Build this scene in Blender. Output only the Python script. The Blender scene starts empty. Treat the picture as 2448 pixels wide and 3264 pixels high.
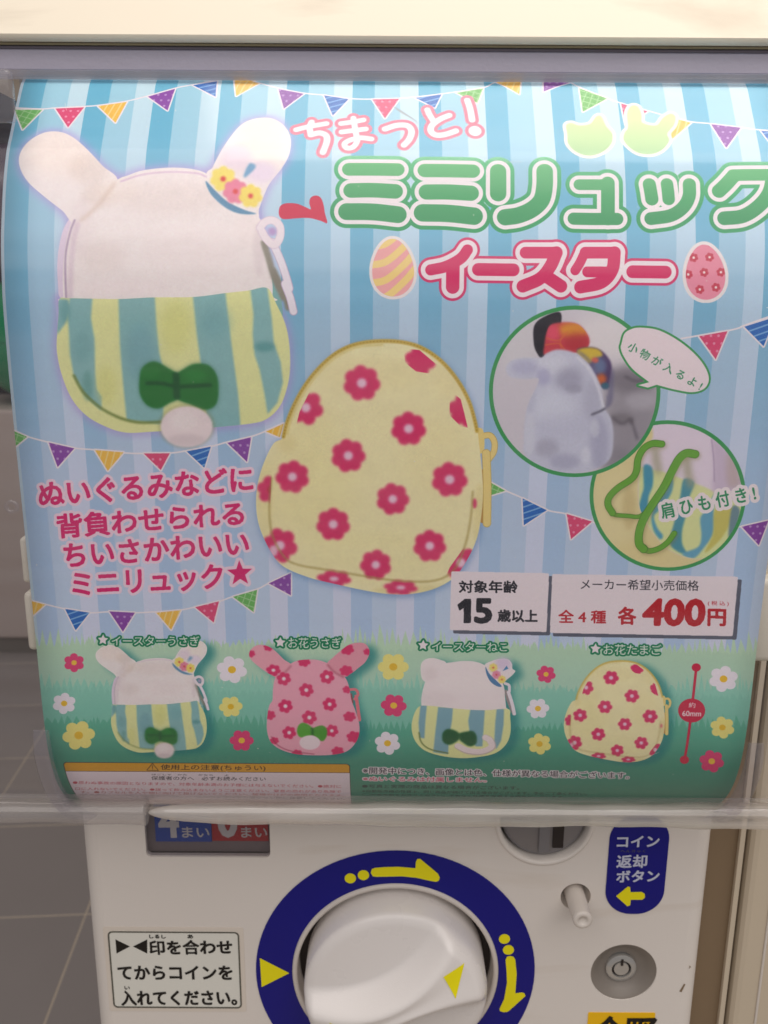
import bpy, bmesh, math, random
import numpy as np
from mathutils import Vector, Matrix, geometry

# ------------------------------------------------------------------ camera, light, exposure
R = math.radians
sc = bpy.context.scene
CAM_H = 1.16                      # the phone is held 1.16 m above the floor
PITCH, ROLL, FOC = R(14.1), R(0.35), 2822.0
cam = bpy.data.objects.new('camera', bpy.data.cameras.new('camera'))
sc.collection.objects.link(cam); sc.camera = cam
cam.location = (0, 0, CAM_H)
cam.rotation_euler = (Matrix.Rotation(R(90) - PITCH, 3, 'X') @ Matrix.Rotation(ROLL, 3, 'Z')).to_euler()
cam.data.sensor_fit = 'VERTICAL'; cam.data.sensor_height = 24.0
cam.data.lens = 24.0 * FOC / 3264.0
cam.data.clip_start = 0.02; cam.data.clip_end = 50
cam.data.dof.use_dof = True; cam.data.dof.focus_distance = 0.302
cam.data.dof.aperture_fstop = 15.0
w = bpy.data.worlds.new('World'); sc.world = w; w.use_nodes = True
bg = w.node_tree.nodes['Background']
bg.inputs[0].default_value = (0.80, 0.78, 0.80, 1); bg.inputs[1].default_value = 0.20
sc.view_settings.view_transform = 'Standard'; sc.view_settings.look = 'None'
sc.view_settings.exposure = 0.32; sc.view_settings.gamma = 1.0

def lamp(name, loc, rot, sx, sy, power, col):
    l = bpy.data.lights.new(name, 'AREA'); l.shape = 'RECTANGLE'; l.size = sx; l.size_y = sy
    l.energy = power; l.color = col
    o = bpy.data.objects.new(name, l); sc.collection.objects.link(o)
    o.location = loc; o.rotation_euler = rot
    return o
# strip lamp over the row of machines, plus unseen fill lamps added in front and over the background
lamp('shelf_strip_lamp', (0.33, 0.165, CAM_H + 0.52), (R(0), 0, 0), 0.95, 0.27, 3.0, (1.0, 0.93, 0.86))
lamp('front_fill_lamp', (0.1, -0.75, CAM_H + 0.98), (R(42), 0, 0), 2.4, 1.3, 13.0, (1.0, 0.935, 0.895))
lamp('background_fill_lamp', (-1.2, 1.6, CAM_H + 1.6), (0, 0, 0), 1.2, 0.6, 7.5, (1.0, 0.92, 0.86))

# ------------------------------------------------------------------ the machine's bowed front, as (depth, height) pairs
PROF = [(.3365,.0732),(.3310,.0689),(.3283,.0662),(.3215,.0570),(.3160,.0493),(.3115,.0428),(.3068,.0328),(.3028,.0214),
        (.3004,.0130),(.2984,.0016),(.2974,-.0084),(.2969,-.0300),(.2971,-.0600),(.2976,-.0900),(.2980,-.1200),(.2980,-.1400),
        (.2983,-.1540),(.2996,-.1680),(.3025,-.1790),(.3066,-.1876),(.3118,-.1950),(.3180,-.2020)]
def catmull(P, n):
    P = [np.array(p, float) for p in P]; P = [2*P[0]-P[1]] + P + [2*P[-1]-P[-2]]; out = []
    for i in range(1, len(P)-2):
        a, b, c, d = P[i-1:i+3]
        for k in range(n):
            t = k/n
            out.append(.5*((2*b)+(c-a)*t+(2*a-5*b+4*c-d)*t*t+(3*b-a-3*c+d)*t**3))
    out.append(P[-2]); return np.array(out)
PR = catmull(PROF, 8)
SS = np.concatenate([[0], np.cumsum(np.hypot(*np.diff(PR, axis=0).T))])
SLOPE = PR[:,1]/PR[:,0]
SW, SL = 0.260, SS[-1]             # poster width and length along the curve
SX0 = -0.1252                      # poster's left edge
cr, sr = math.cos(-ROLL), math.sin(-ROLL)
def rays(P):
    P = np.asarray(P, float).reshape(-1, 2)
    x, y = P[:,0]-1224, P[:,1]-1632
    x, y = (cr*x - sr*y)/FOC, (sr*x + cr*y)/FOC
    return x, math.cos(PITCH) - y*math.sin(PITCH), -math.sin(PITCH) - y*math.cos(PITCH)
def sheet(P):                      # measured points of the print -> millimetres on the flat sheet
    dx, dh, dz = rays(P)
    m = dz/dh
    s = np.interp(-m, -SLOPE, SS); h = np.interp(s, SS, PR[:,0])
    return np.stack([(dx/dh*h - SX0), s], 1)
def plane(P, d):                   # measured points on an upright plane at depth d -> (x, z)
    dx, dh, dz = rays(P)
    return np.stack([dx/dh*d, CAM_H + dz/dh*d], 1)

# ------------------------------------------------------------------ poster artwork: flat print, drawn at 8 dots per mm
PPM = 8000.0
TW, TH = int(SW*PPM), int(SL*PPM)
IMG = np.ones((TH, TW, 3), np.float32)
rng = np.random.default_rng(7)
K = PPM*0.295/FOC                  # dots per measured unit
def T(P): return sheet(P)*PPM
def box(P, pad):
    x0, y0 = np.floor(P.min(0)-pad).astype(int); x1, y1 = np.ceil(P.max(0)+pad).astype(int)
    return max(x0,0), max(y0,0), min(x1,TW), min(y1,TH)
def raster(polys, b, sub=3):       # signed-area scanline coverage, polys already in dots
    x0, y0, x1, y1 = b; W, H = x1-x0, y1-y0
    if W <= 0 or H <= 0: return np.zeros((max(H,0), max(W,0)), np.float32)
    acc = np.zeros((H*sub, W+2), np.float32)
    A = np.concatenate(polys); B = np.concatenate([np.roll(p, -1, 0) for p in polys])
    ax, ay, bx, by = A[:,0]-x0, (A[:,1]-y0)*sub, B[:,0]-x0, (B[:,1]-y0)*sub
    for i in range(len(ax)):
        if ay[i] == by[i]: continue
        d = 1.0; X0, Y0, X1, Y1 = ax[i], ay[i], bx[i], by[i]
        if Y0 > Y1: X0, Y0, X1, Y1, d = X1, Y1, X0, Y0, -1.0
        r0, r1 = max(int(math.ceil(Y0-.5)), 0), min(int(math.ceil(Y1-.5)), H*sub)
        if r1 <= r0: continue
        r = np.arange(r0, r1); x = np.clip(X0 + (X1-X0)*((r+.5)-Y0)/(Y1-Y0), 0, W)
        xi = x.astype(int); fr = x-xi
        acc[r, xi] += d*(1-fr); acc[r, xi+1] += d*fr
    c = np.clip(np.abs(np.cumsum(acc, 1)[:, :W]), 0, 1)
    return c.reshape(H, sub, W).mean(1)
def blur(m, r):
    r = int(round(r))
    if r < 1: return m
    for _ in range(3):
        for ax in (0, 1):
            p = np.pad(m, [(r+1, r) if a == ax else (0, 0) for a in (0, 1)], mode='edge')
            c = np.cumsum(p, ax, dtype=np.float64)
            n = m.shape[ax]
            m = ((np.take(c, np.arange(2*r+1, 2*r+1+n), ax) - np.take(c, np.arange(0, n), ax))/(2*r+1)).astype(np.float32)
    return m
def dilate(m, r):
    H, W = m.shape; big = 1e4; idx = np.arange(W)
    on = m > .5
    L = np.maximum.accumulate(np.where(on, idx, -big), 1); Rr = np.minimum.accumulate(np.where(on, idx, big)[:, ::-1], 1)[:, ::-1]
    g = np.minimum(idx-L, Rr-idx).astype(np.float32); g2 = np.minimum(g*g, 1e8)
    best = g2.copy(); k = int(math.ceil(r+1))
    for dy in range(1, k+1):
        best[dy:] = np.minimum(best[dy:], g2[:-dy]+dy*dy); best[:-dy] = np.minimum(best[:-dy], g2[dy:]+dy*dy)
    return np.maximum(m, np.clip(r+.5-np.sqrt(best), 0, 1))
def c3(c): return np.array(c, np.float32)/255.0
def put(m, b, col, alpha=1.0):
    x0, y0, x1, y1 = b
    if x1 <= x0 or y1 <= y0: return
    t = IMG[y0:y1, x0:x1]
    if isinstance(col, tuple) and len(col) == 4:     # (colour a, colour b, y a, y b): gradient down the sheet
        ca, cb, ya, yb = col
        k = np.clip((np.arange(y0, y1)-T([(1200, ya)])[0,1])/(T([(1200, yb)])[0,1]-T([(1200, ya)])[0,1]), 0, 1)[:, None, None]
        c = c3(ca)*(1-k)+c3(cb)*k
    else: c = c3(col)
    a = (m*alpha)[..., None]
    t += (c-t)*a
def smooth(P, n=6):
    P = [tuple(p) for p in P]; q = [P[-1]]+P+[P[0], P[1]]; out = []
    q = [np.array(p, float) for p in q]
    for i in range(1, len(q)-2):
        a, b_, c, d = q[i-1:i+3]
        for k in range(n):
            t = k/n; out.append(.5*((2*b_)+(c-a)*t+(2*a-5*b_+4*c-d)*t*t+(3*b_-a-3*c+d)*t**3))
    return np.array(out)
def curve(P, n=6): return catmull(P, n) if len(P) > 2 else np.array(P, float)
def fill(P, col, sm=True, feather=0, alpha=1.0, clip=None, grow=0):
    q = T(smooth(P) if sm else P); b = box(q, 3+3*feather+grow)
    m = raster([q], b)
    if grow: m = dilate(m, grow)
    if feather: m = blur(m, feather)
    if clip is not None: m = m*clip[b[1]:b[3], b[0]:b[2]]
    put(m, b, col, alpha); return m, b
def full(P, sm=True):              # a whole-sheet mask, for clipping
    q = T(smooth(P) if sm else P); b = box(q, 2); M = np.zeros((TH, TW), np.float32)
    M[b[1]:b[3], b[0]:b[2]] = raster([q], b); return M
def segmask(q, r, b):
    x0, y0, x1, y1 = b; M = np.full((y1-y0, x1-x0), 1e9, np.float32)
    if not M.size: return M
    for i in range(max(len(q)-1, 1)):
        p0, p1 = q[i], q[min(i+1, len(q)-1)]
        bx0, by0 = max(int(min(p0[0], p1[0])-r-2), x0), max(int(min(p0[1], p1[1])-r-2), y0)
        bx1, by1 = min(int(max(p0[0], p1[0])+r+3), x1), min(int(max(p0[1], p1[1])+r+3), y1)
        if bx1 <= bx0 or by1 <= by0: continue
        X, Y = np.meshgrid(np.arange(bx0, bx1)+.5, np.arange(by0, by1)+.5)
        d = p1-p0; L = float(d@d)
        t = np.clip(((X-p0[0])*d[0]+(Y-p0[1])*d[1])/L, 0, 1) if L > 0 else 0
        D = np.hypot(X-p0[0]-t*d[0], Y-p0[1]-t*d[1])
        s = M[by0-y0:by1-y0, bx0-x0:bx1-x0]; np.minimum(s, D, out=s)
    return np.clip(r+.5-M, 0, 1)
def strokes(paths, layers, sm=True, clip=None, feather=0, alpha=1.0):   # layers: (radius in measured units, colour), widest first
    Q = [T(curve(p) if sm else p) for p in paths]
    for rr, col in layers:
        r = rr*K
        b = box(np.concatenate(Q), r+3+3*feather); m = np.zeros((b[3]-b[1], b[2]-b[0]), np.float32)
        for q in Q: m = np.maximum(m, segmask(q, r, b))
        if feather: m = blur(m, feather)
        if clip is not None: m = m*clip[b[1]:b[3], b[0]:b[2]]
        put(m, b, col, alpha)
def ell(cx, cy, rx, ry=None, a0=0, n=36):
    ry = rx if ry is None else ry; a = np.linspace(0, 2*math.pi, n, endpoint=False); c, s = math.cos(a0), math.sin(a0)
    return np.stack([cx+rx*np.cos(a)*c-ry*np.sin(a)*s, cy+rx*np.cos(a)*s+ry*np.sin(a)*c], 1)
def Z(x0, y0, k):                  # points measured in an enlargement -> whole-photograph units
    def f(*p): return [(x0+a/k, y0+b/k) for a, b in p]
    f.k = k
    return f
A_, B_, C_, D_ = Z(0,340,1.659), Z(100,850,1.8433), Z(850,280,2.0738), Z(1550,280,1.8474)
E_, F_, G_, H_ = Z(1150,730,1.3825), Z(780,1060,1.975), Z(1530,950,2.0738), Z(1850,1300,2.7742)
I_, J_, K_, L_ = Z(280,1990,3.318), Z(760,1990,3.318), Z(1240,1990,3.1904), Z(1740,1990,2.5136)
M_, N_, O_, Q_ = Z(0,1350,1.659), Z(0,2000,1.3554), Z(1224,2000,1.3554), Z(1224,1500,1.3554)
T_, U_ = Z(1150,2400,1.8433), Z(180,2400,2.860)

# lettering outlines from the built-in font
_txt = {}
def glyphs(s):
    if s in _txt: return _txt[s]
    c = bpy.data.curves.new('t', 'FONT'); c.body = s; c.resolution_u = 3
    o = bpy.data.objects.new('t', c); sc.collection.objects.link(o)
    dg = bpy.context.evaluated_depsgraph_get(); me = o.evaluated_get(dg).to_mesh()
    V = np.array([v.co[:2] for v in me.vertices]); cnt = {}
    for p in me.polygons:
        vs = list(p.vertices)
        for i in range(len(vs)):
            e = (vs[i], vs[(i+1) % len(vs)])
            if (e[1], e[0]) in cnt: cnt.pop((e[1], e[0]))
            else: cnt[e] = 1
    E = np.array(list(cnt.keys()))
    tri = [list(p.vertices) for p in me.polygons]
    o.evaluated_get(dg).to_mesh_clear(); bpy.data.objects.remove(o); bpy.data.curves.remove(c)
    _txt[s] = (V, E, tri); return _txt[s]
def text(s, p0, p1, h, layers, lean=0.0, clip=None, alpha=1.0):
    # ink box: bottom-left p0, bottom-right p1, height h; layers: (extra radius, colour)
    V, E, _ = glyphs(s); lo, hi = V.min(0), V.max(0)
    N = (V-lo)/(hi-lo); p0, p1 = np.array(p0, float), np.array(p1, float)
    d = (p1-p0); u = d/np.hypot(*d); up = np.array([u[1], -u[0]])
    P = p0 + N[:, :1]*d + N[:, 1:]*(up*h + u*h*lean)
    q = T(P); b = box(q, max(l[0] for l in layers)*K+4)
    x0, y0, x1, y1 = b
    a, c = q[E[:, 0]], q[E[:, 1]]
    base = raster_edges(a, c, b)
    for r, col in layers:
        m = dilate(base, r*K) if r > 0 else base
        if clip is not None: m = m*clip[y0:y1, x0:x1]
        put(m, b, col, alpha)
def raster_edges(a, c, b, sub=3):
    x0, y0, x1, y1 = b; W, H = x1-x0, y1-y0
    acc = np.zeros((H*sub, W+2), np.float32)
    ax, ay, bx, by = a[:,0]-x0, (a[:,1]-y0)*sub, c[:,0]-x0, (c[:,1]-y0)*sub
    for i in range(len(ax)):
        X0, Y0, X1, Y1, d = ax[i], ay[i], bx[i], by[i], 1.0
        if Y0 > Y1: X0, Y0, X1, Y1, d = X1, Y1, X0, Y0, -1.0
        r0, r1 = max(int(math.ceil(Y0-.5)), 0), min(int(math.ceil(Y1-.5)), H*sub)
        if r1 <= r0: continue
        r = np.arange(r0, r1); x = np.clip(X0 + (X1-X0)*((r+.5)-Y0)/(Y1-Y0), 0, W)
        xi = x.astype(int); fr = x-xi
        acc[r, xi] += d*(1-fr); acc[r, xi+1] += d*fr
    return np.clip(np.abs(np.cumsum(acc, 1)[:, :W]), 0, 1).reshape(H, sub, W).mean(1)

WHITE = (250, 240, 243)
# --- striped sky and banks of grass
xs = (np.arange(TW)+.5)/PPM; ys = T([(1200, y) for y in (240, 900, 1500, 2030)])[:, 1]
PER = SW/11.55
ph = ((xs-0.00105) % PER)/PER
yy = np.arange(TH)
def band(cols): return np.stack([np.interp(yy, ys, [c[i]/255 for c in cols]) for i in range(3)], 1).astype(np.float32)
dark = band([(104,188,216), (126,190,220), (176,206,236), (188,212,242)])
mid = band([(166,218,234), (168,208,232), (194,214,238), (204,222,244)])
lite = band([(206,236,244), (196,224,244), (216,226,248), (222,228,248)])
ed = 0.5/PPM/PER*2
def step(a): return np.clip((ph-a)/ed+.5, 0, 1)
s1, s2 = step(.335)[None, :, None], step(.72)[None, :, None]
IMG[:] = dark[:, None]*(1-s1)+mid[:, None]*(s1-s2)+lite[:, None]*s2
IMG[:, xs < 0.00105] = c3((205, 228, 242)); 
def bank(y0, amp, ca, cb, ya, yb, seed, alpha=1.0, dense=11):
    r = random.Random(seed); pts = [(-100, y0)]
    x = -60
    while x < 2700:
        wv = r.uniform(dense*.8, dense*2.6); hgt = amp*r.uniform(.35, 1)*(1+.5*math.sin(x/190+seed))
        yb0 = y0+10*math.sin(x/300+seed)+x*.008
        pts += [(x, yb0+r.uniform(0, 10)), (x+wv*r.uniform(.3, .6), yb0-hgt), (x+wv*.8, yb0-hgt*.3)]
        x += wv
    pts += [(2800, y0), (2800, 2700), (-100, 2700)]
    q = T(pts); q[-2:, 1] = TH+50; b = (0, max(int(q[:,1].min())-3, 0), TW, TH)
    put(raster([q], b), b, (ca, cb, ya, yb), alpha)
bank(2052, 46, (202,232,200), (192,228,200), 2040, 2170, 1)
bank(2064, 34, (196,228,196), (184,222,198), 2040, 2170, 5)
bank(2180, 40, (160,220,198), (146,214,192), 2150, 2290, 2)
bank(2196, 26, (152,214,192), (132,204,182), 2150, 2300, 6, .8)
bank(2304, 34, (108,192,162), (72,154,130), 2290, 2440, 3)
bank(2424, 30, (82,164,138), (66,146,122), 2400, 2560, 4, .7)

# --- bunting
PAL = {'g': (112,190,96), 'p': (232,78,124), 'y': (252,200,84), 'v': (146,76,172), 'b': (42,112,196)}
LT = {'g': (176,222,160), 'p': (250,160,190), 'y': (255,226,150), 'v': (200,160,216), 'b': (140,190,236)}
def pennant(a, b, c, k):
    tri = [a, b, c]; q = T(tri)
    strokes([[a, b, c, a]], [(5, WHITE)], sm=False)
    m, bb = fill(tri, PAL[k], sm=False)
    X, Y = np.meshgrid(np.arange(bb[0], bb[2]), np.arange(bb[1], bb[3]))
    if k in 'pv':
        p = 20; jx = (np.floor(Y/p) % 2)*p/2
        d = np.hypot((X+jx) % p-p/2, Y % p-p/2); mk = np.clip(4-d, 0, 1)
    elif k in 'yb':
        ang = .35 if k == 'b' else 1.25; v = X*math.sin(ang)+Y*math.cos(ang); mk = np.clip(2.5-np.abs(v % 17-8.5), 0, 1)
    else:
        u, v = X*.94+Y*.34, Y*.94-X*.34; mk = np.clip(np.maximum(1.8-np.abs(u % 18-9), 1.8-np.abs(v % 18-9)), 0, 1)
    put(m*mk, bb, LT[k], .9)
def garland(line, flags):
    strokes([line], [(2.6, WHITE)])
    for a, b, c, k in flags: pennant(a, b, c, k)
garland([(30,343),(135,347),(175,344),(269,339),(311,336),(405,322),(470,306),(558,281),(614,270),(692,254),(746,236),(826,264),(888,281),(970,297),(1031,303),(1113,314),(1185,316),(1274,313),(1324,309),(1409,299),(1453,293),(1542,279),(1580,262),(1662,238),(1732,240),(1814,262),(1845,277),(1937,314),(1978,328),(2066,353),(2126,370),(2202,388),(2265,394),(2363,406),(2424,414),(2560,420)],
 [((48,350),(135,350),(72,413),'g'),((177,346),(268,342),(217,406),'p'),((313,338),(404,325),(368,391),'y'),((472,308),(558,283),(534,352),'v'),((616,272),(692,259),(687,308),'b'),
  ((746,238),(826,267),(753,306),'y'),((888,284),(968,299),(905,346),'v'),((1033,304),(1111,316),(1061,368),'b'),((1187,317),(1272,315),(1227,377),'p'),((1325,312),(1407,301),(1386,343),'b'),
  ((1455,296),(1540,282),(1521,328),'g'),((1582,263),(1661,243),(1655,300),'y'),((1733,243),(1813,264),(1733,292),'v'),((1847,282),(1935,314),(1858,356),'g'),((1980,330),(2064,355),(1994,398),'p'),
  ((2128,372),(2202,391),(2142,443),'y'),((2267,396),(2361,407),(2315,471),'v'),((2426,417),(2520,422),(2475,480),'b')])
g = lambda z, rows: [(*z(a, b, c), k) for a, b, c, k in rows]
garland(M_((60,34),(150,70),(255,98),(400,130),(495,138),(660,155),(760,158),(905,155),(980,145),(1120,120),(1200,98),(1330,68),(1400,42),(1500,0)),
 g(M_, [((70,38),(143,70),(84,118),'g'),((257,100),(393,131),(305,230),'v'),((502,140),(653,152),(570,250),'y'),((760,158),(898,157),(850,246),'p'),((987,147),(1115,122),(1080,233),'b'),((1202,102),(1328,72),(1306,202),'v'),((1407,42),(1500,0),(1480,72),'y')]))
garland(M_((150,930),(240,955),(345,980),(475,1000),(580,995),(715,1000),(825,995),(958,985),(1030,970),(1160,940),(1230,915),(1360,875),(1420,845),(1540,790)),
 g(M_, [((155,936),(238,957),(170,1018),'y'),((344,980),(473,1000),(400,1093),'b'),((578,993),(713,1000),(650,1100),'v'),((827,1000),(956,987),(905,1090),'y'),((1032,971),(1158,940),(1130,1052),'p'),((1232,916),(1360,879),(1341,997),'g'),((1422,845),(1538,790),(1538,908),'v')]))
garland(Q_((400,10),(460,48),(525,86),(598,118),(705,170),(788,187),(900,222),(980,240)),
 g(Q_, [((440,40),(524,87),(462,106),'g'),((599,120),(703,171),(604,236),'b'),((789,187),(898,220),(808,296),'p')]))
garland(G_((1330,268),(1445,248),(1640,215),(1720,195)) + Z(1224,800,1.3554)((1555,322),(1700,270),(1800,230)),
 g(G_, [((1449,252),(1636,219),(1558,405),'p')]) + g(Z(1224,800,1.3554), [((1557,327),(1690,285),(1640,411),'b')]))
Y_ = Z(2248,1500,2.765)
garland(Y_((270,508),(320,490),(560,436),(640,420)), g(Y_, [((322,494),(556,440),(472,657),'v')]))

# --- plush pictures
def plume(P, sm=True, off=(0, 0), col=(186,166,226), f=9, a=.75, grow=9):
    q = np.array(P, float)+np.array(off); fill(q, col, sm=sm, feather=f, alpha=a, grow=grow)
def soft(cx, cy, rx, ry, col, a, clip=None, rot=0):
    fill(ell(cx, cy, rx, ry, rot), col, sm=False, feather=max(min(rx, ry)*K*.28, 2), alpha=a, clip=clip)
def aff(sx, sy, ox, oy):
    def f(P): P = np.array(P, float); return np.stack([P[:,0]*sx+ox, P[:,1]*sy+oy], 1)
    f.s = (sx+sy)/2
    return f
IDN = aff(1, 1, 0, 0)
def flower(c, r, col, mid, pet=6, clip=None, a0=0.25, squash=1.0, feather=0, cr_=.27):
    P = []
    for i in range(pet):
        a = a0+i*2*math.pi/pet
        P.append(ell(c[0]+.62*r*math.cos(a), c[1]+.62*r*math.sin(a)*squash, .37*r, .37*r*squash, n=16))
    P.append(ell(c[0], c[1], .5*r, .5*r*squash, n=16))
    q = [T(p) for p in P]; b = box(np.concatenate(q), 3+3*feather)
    m = np.zeros((b[3]-b[1], b[2]-b[0]), np.float32)
    for p in q: m = np.maximum(m, raster([p], b))
    m2 = raster([T(ell(c[0], c[1], cr_*r, cr_*r*squash, n=20))], b)
    if feather: m, m2 = blur(m, feather), blur(m2, feather)
    if clip is not None: m = m*clip[b[1]:b[3], b[0]:b[2]]; m2 = m2*clip[b[1]:b[3], b[0]:b[2]]
    put(m, b, col); put(m2, b, mid)
def plush_noise(M, amp, r=3, seed=1):
    yy_, xx_ = np.where(M.any(1))[0], np.where(M.any(0))[0]
    if not len(yy_): return
    a, b, c, d = yy_[0], yy_[-1]+1, xx_[0], xx_[-1]+1
    n = blur(np.random.default_rng(seed).normal(size=(b-a, d-c)).astype(np.float32), r); n /= n.std()
    IMG[a:b, c:d] *= 1+(M[a:b, c:d]*n*amp)[..., None]

CREAM, TEAL, YEL = (253,243,240), (146,196,196), (240,242,172)
def rabbit(t, glow):
    s = t.s
    earL = A_((620,410),(540,310),(450,215),(380,158),(310,132),(230,138),(150,185),(105,250),(105,320),(150,400),(240,480),(330,550),(420,620))
    earR = A_((1105,380),(1125,320),(1150,268),(1200,185),(1270,100),(1340,65),(1430,60),(1500,98),(1537,165),(1530,250),(1490,325),(1430,400),(1400,460),(1370,540),(1345,590))
    head = A_((600,402),(680,362),(760,336),(900,322),(1030,332),(1115,370),(1250,500),(1350,568),(1388,620),(1405,720),(1425,830),(1440,930),(1440,1000),(1425,1030),(900,1040),(350,1030),(335,1000),(332,920),(335,830),(345,740),(365,650),(400,590))
    pocket = B_((165,190),(230,185),(500,190),(720,180),(950,178),(1140,155),(1275,140),(1385,125),(1440,220),(1490,330),(1515,450),(1520,600),(1500,720),(1460,820),(1390,890),(1300,920),(1060,945),(880,958),(700,970),(560,975),(450,945),(330,880),(240,780),(180,640),(150,500),(152,380),(160,280))
    side = B_((1380,60),(1455,80),(1470,200),(1475,290),(1430,230),(1385,130))
    tl, tr, hd, pk = t(smooth(earL)), t(smooth(earR)), t(smooth(head)), t(smooth(pocket))
    if glow:
        for q in (tl, tr, hd, pk): plume(q, sm=False)
    else:
        for q in (tl, tr, hd, pk): plume(q, sm=False, off=(24, 10), col=(30,130,132), f=9, a=.75, grow=2)
    strokes([t(A_((400,590),(362,650),(338,740),(328,850),(335,990)))], [(15*s, (236,218,236))])
    fill(t(side), (140,190,188), sm=True)
    for q in (tl, tr, hd): fill(q, CREAM, sm=False)
    M = np.maximum(np.maximum(full(tl, False), full(tr, False)), full(hd, False))
    for cx, cy, rx, ry, c, a in [(300,240,190,120,(252,232,214),.6),(470,330,110,80,(218,196,180),.5),(520,470,90,60,(226,204,190),.5),(620,440,120,70,(255,240,226),.5),
            (900,480,300,90,(232,214,206),.5),(540,790,130,80,(228,210,204),.5),(1000,760,260,120,(250,234,232),.5),(1320,640,80,110,(250,232,228),.4),(640,960,260,50,(252,236,236),.6),
            (1380,180,130,150,(255,240,218),.6),(1300,330,100,60,(240,222,222),.5),(430,640,60,160,(238,222,224),.5),(1370,760,30,140,(214,196,202),.5)]:
        p = t(A_((cx, cy)))[0]; soft(p[0], p[1], rx/1.659*s, ry/1.659*s, c, a*.62, clip=M)
    strokes([t(A_((640,395),(720,368),(800,352),(920,345),(1040,352),(1090,370)))], [(3*s, (232,206,224))], clip=M, feather=1)
    strokes([t(A_((395,600),(372,660),(350,760),(345,860),(350,1010)))], [(3.2*s, (186,164,190))], feather=1)
    strokes([t(A_((410,620),(390,700),(375,850),(370,1010)))], [(9*s, (222,200,214))], feather=3, alpha=.6)
    strokes([t(A_((605,405),(560,470),(500,540),(430,600)))], [(5*s, (226,204,190))], clip=M, feather=4, alpha=.8)
    # pocket
    P = full(pk, False); fill(pk, YEL, sm=False)
    for st in (((140,185),(215,195),(228,250),(195,340),(150,400),(130,300)),
               ((225,180),(360,180),(350,300),(370,420),(375,620),(385,720),(415,765),(412,845),(330,775),(250,645),(228,520),(220,380),(213,280)),
               ((512,180),(725,172),(735,330),(750,500),(775,600),(775,900),(760,925),(560,900),(540,700),(520,450)),
               ((948,165),(1140,145),(1160,330),(1190,560),(1215,750),(1230,950),(1040,970),(1000,600),(972,400)),
               ((1285,125),(1385,110),(1412,300),(1425,450),(1465,560),(1478,680),(1445,800),(1388,865),(1370,750),(1340,600),(1312,520),(1300,400),(1305,280))):
        fill(t(B_(*st)), TEAL, sm=False, feather=2*s+.5, clip=P)
    for cx, cy, rx, ry, c, a in [(640,500,90,160,(124,176,186),.6),(300,470,60,90,(124,178,180),.6),(1370,470,60,30,(90,160,160),.7),(1080,330,90,100,(128,184,188),.5),(850,350,90,160,(226,228,136),.5),
            (440,700,60,120,(228,228,140),.5),(330,700,30,90,(100,160,150),.5),(200,260,30,70,(110,170,170),.6)]:
        p = t(B_((cx, cy)))[0]; soft(p[0], p[1], rx/1.843*s, ry/1.843*s, c, a, clip=P)
    strokes([t(B_((250,640),(300,730),(370,800),(440,850),(540,895),(640,915),(770,912)))], [(4.5*s, (120,140,70))], clip=P, feather=2, alpha=.9)
    # fastener on the right
    strokes([t(A_((1395,720),(1420,800),(1450,900),(1500,1010))), t(B_((1420,20),(1490,170),(1510,240)))], [(10*s, (150,146,132))], feather=2)
    pull = [A_((1440,715),(1490,830),(1530,960)) + B_((1490,100),(1520,180),(1540,262))]
    strokes([t(p) for p in pull], [(13*s, (206,188,214)), (10.5*s, (248,240,248))])
    strokes([t(A_((1375,640),(1400,610),(1440,600),(1478,630),(1480,690),(1450,730),(1410,700),(1385,660)))], [(13*s, (226,206,222)), (11*s, (248,236,240))])
    soft(*t(A_((1440,660)))[0], 14*s, 14*s, (190,160,210), 1)
    # bow and pompom
    bowL = B_((862,645),(800,595),(720,558),(655,592),(636,665),(640,750),(680,812),(745,832),(810,800),(862,765))
    bowR = B_((850,645),(900,600),(960,572),(1040,580),(1088,640),(1098,730),(1082,810),(1020,840),(940,810),(850,765))
    for bw in (bowL, bowR): fill(t(bw), (60,120,90), feather=5, alpha=.5, grow=3)
    for bw in (bowL, bowR): fill(t(bw), (34,124,50), feather=1.5)
    for p, r_, c in ((((680,685),(760,685),(830,700)), 8, (12,84,40)), (((880,705),(960,700),(1050,695)), 8, (12,84,40)), (((850,640),(852,700),(855,760)), 14, (14,84,42))):
        strokes([t(B_(*p))], [(r_*s*.8, c)], feather=2.5, alpha=.8)
    soft(*t(B_((960,640)))[0], 60*s*.6, 34*s*.6, (48,146,62), .6); soft(*t(B_((700,620)))[0], 50*s*.6, 30*s*.6, (44,140,58), .5)
    pc = t(B_((912,940)))[0]
    fill(ell(pc[0], pc[1]-2, 90*s, 70*s), (140,140,90), feather=4, alpha=.4)
    fill(ell(pc[0], pc[1], 83*s, 65*s), (248,232,232), feather=1.5)
    soft(pc[0]-10*s, pc[1]-18*s, 46*s, 30*s, (255,246,242), .6); soft(pc[0], pc[1]+42*s, 60*s, 18*s, (222,206,208), .6)
    # hat of flowers
    fill(t(A_((1087,393),(1130,435),(1200,500),(1290,545),(1355,566),(1270,566),(1190,532),(1115,462))), (96,150,186), feather=1)
    soft(*t(A_((1250,270)))[0], 52*s, 40*s, (240,222,234), .8); soft(*t(A_((1380,345)))[0], 50*s, 36*s, (238,222,240), .8)
    fill(t(A_((1320,300),(1352,318),(1300,372),(1290,360))), (120,170,206), feather=2)
    for x, y, r_, c in ((1180,382,70,(252,232,118)), (1245,448,68,(242,140,168)), (1325,472,64,(254,230,110))):
        p = t(A_((x, y)))[0]; flower(p, r_/1.659*s, c, (226,70,70), pet=7, feather=1.5*s+.3, cr_=.2)
    plush_noise(np.maximum(M, P), .006, 1, 3); plush_noise(np.maximum(M, P), .004, 7, 13)
rabbit(IDN, True)

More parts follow.
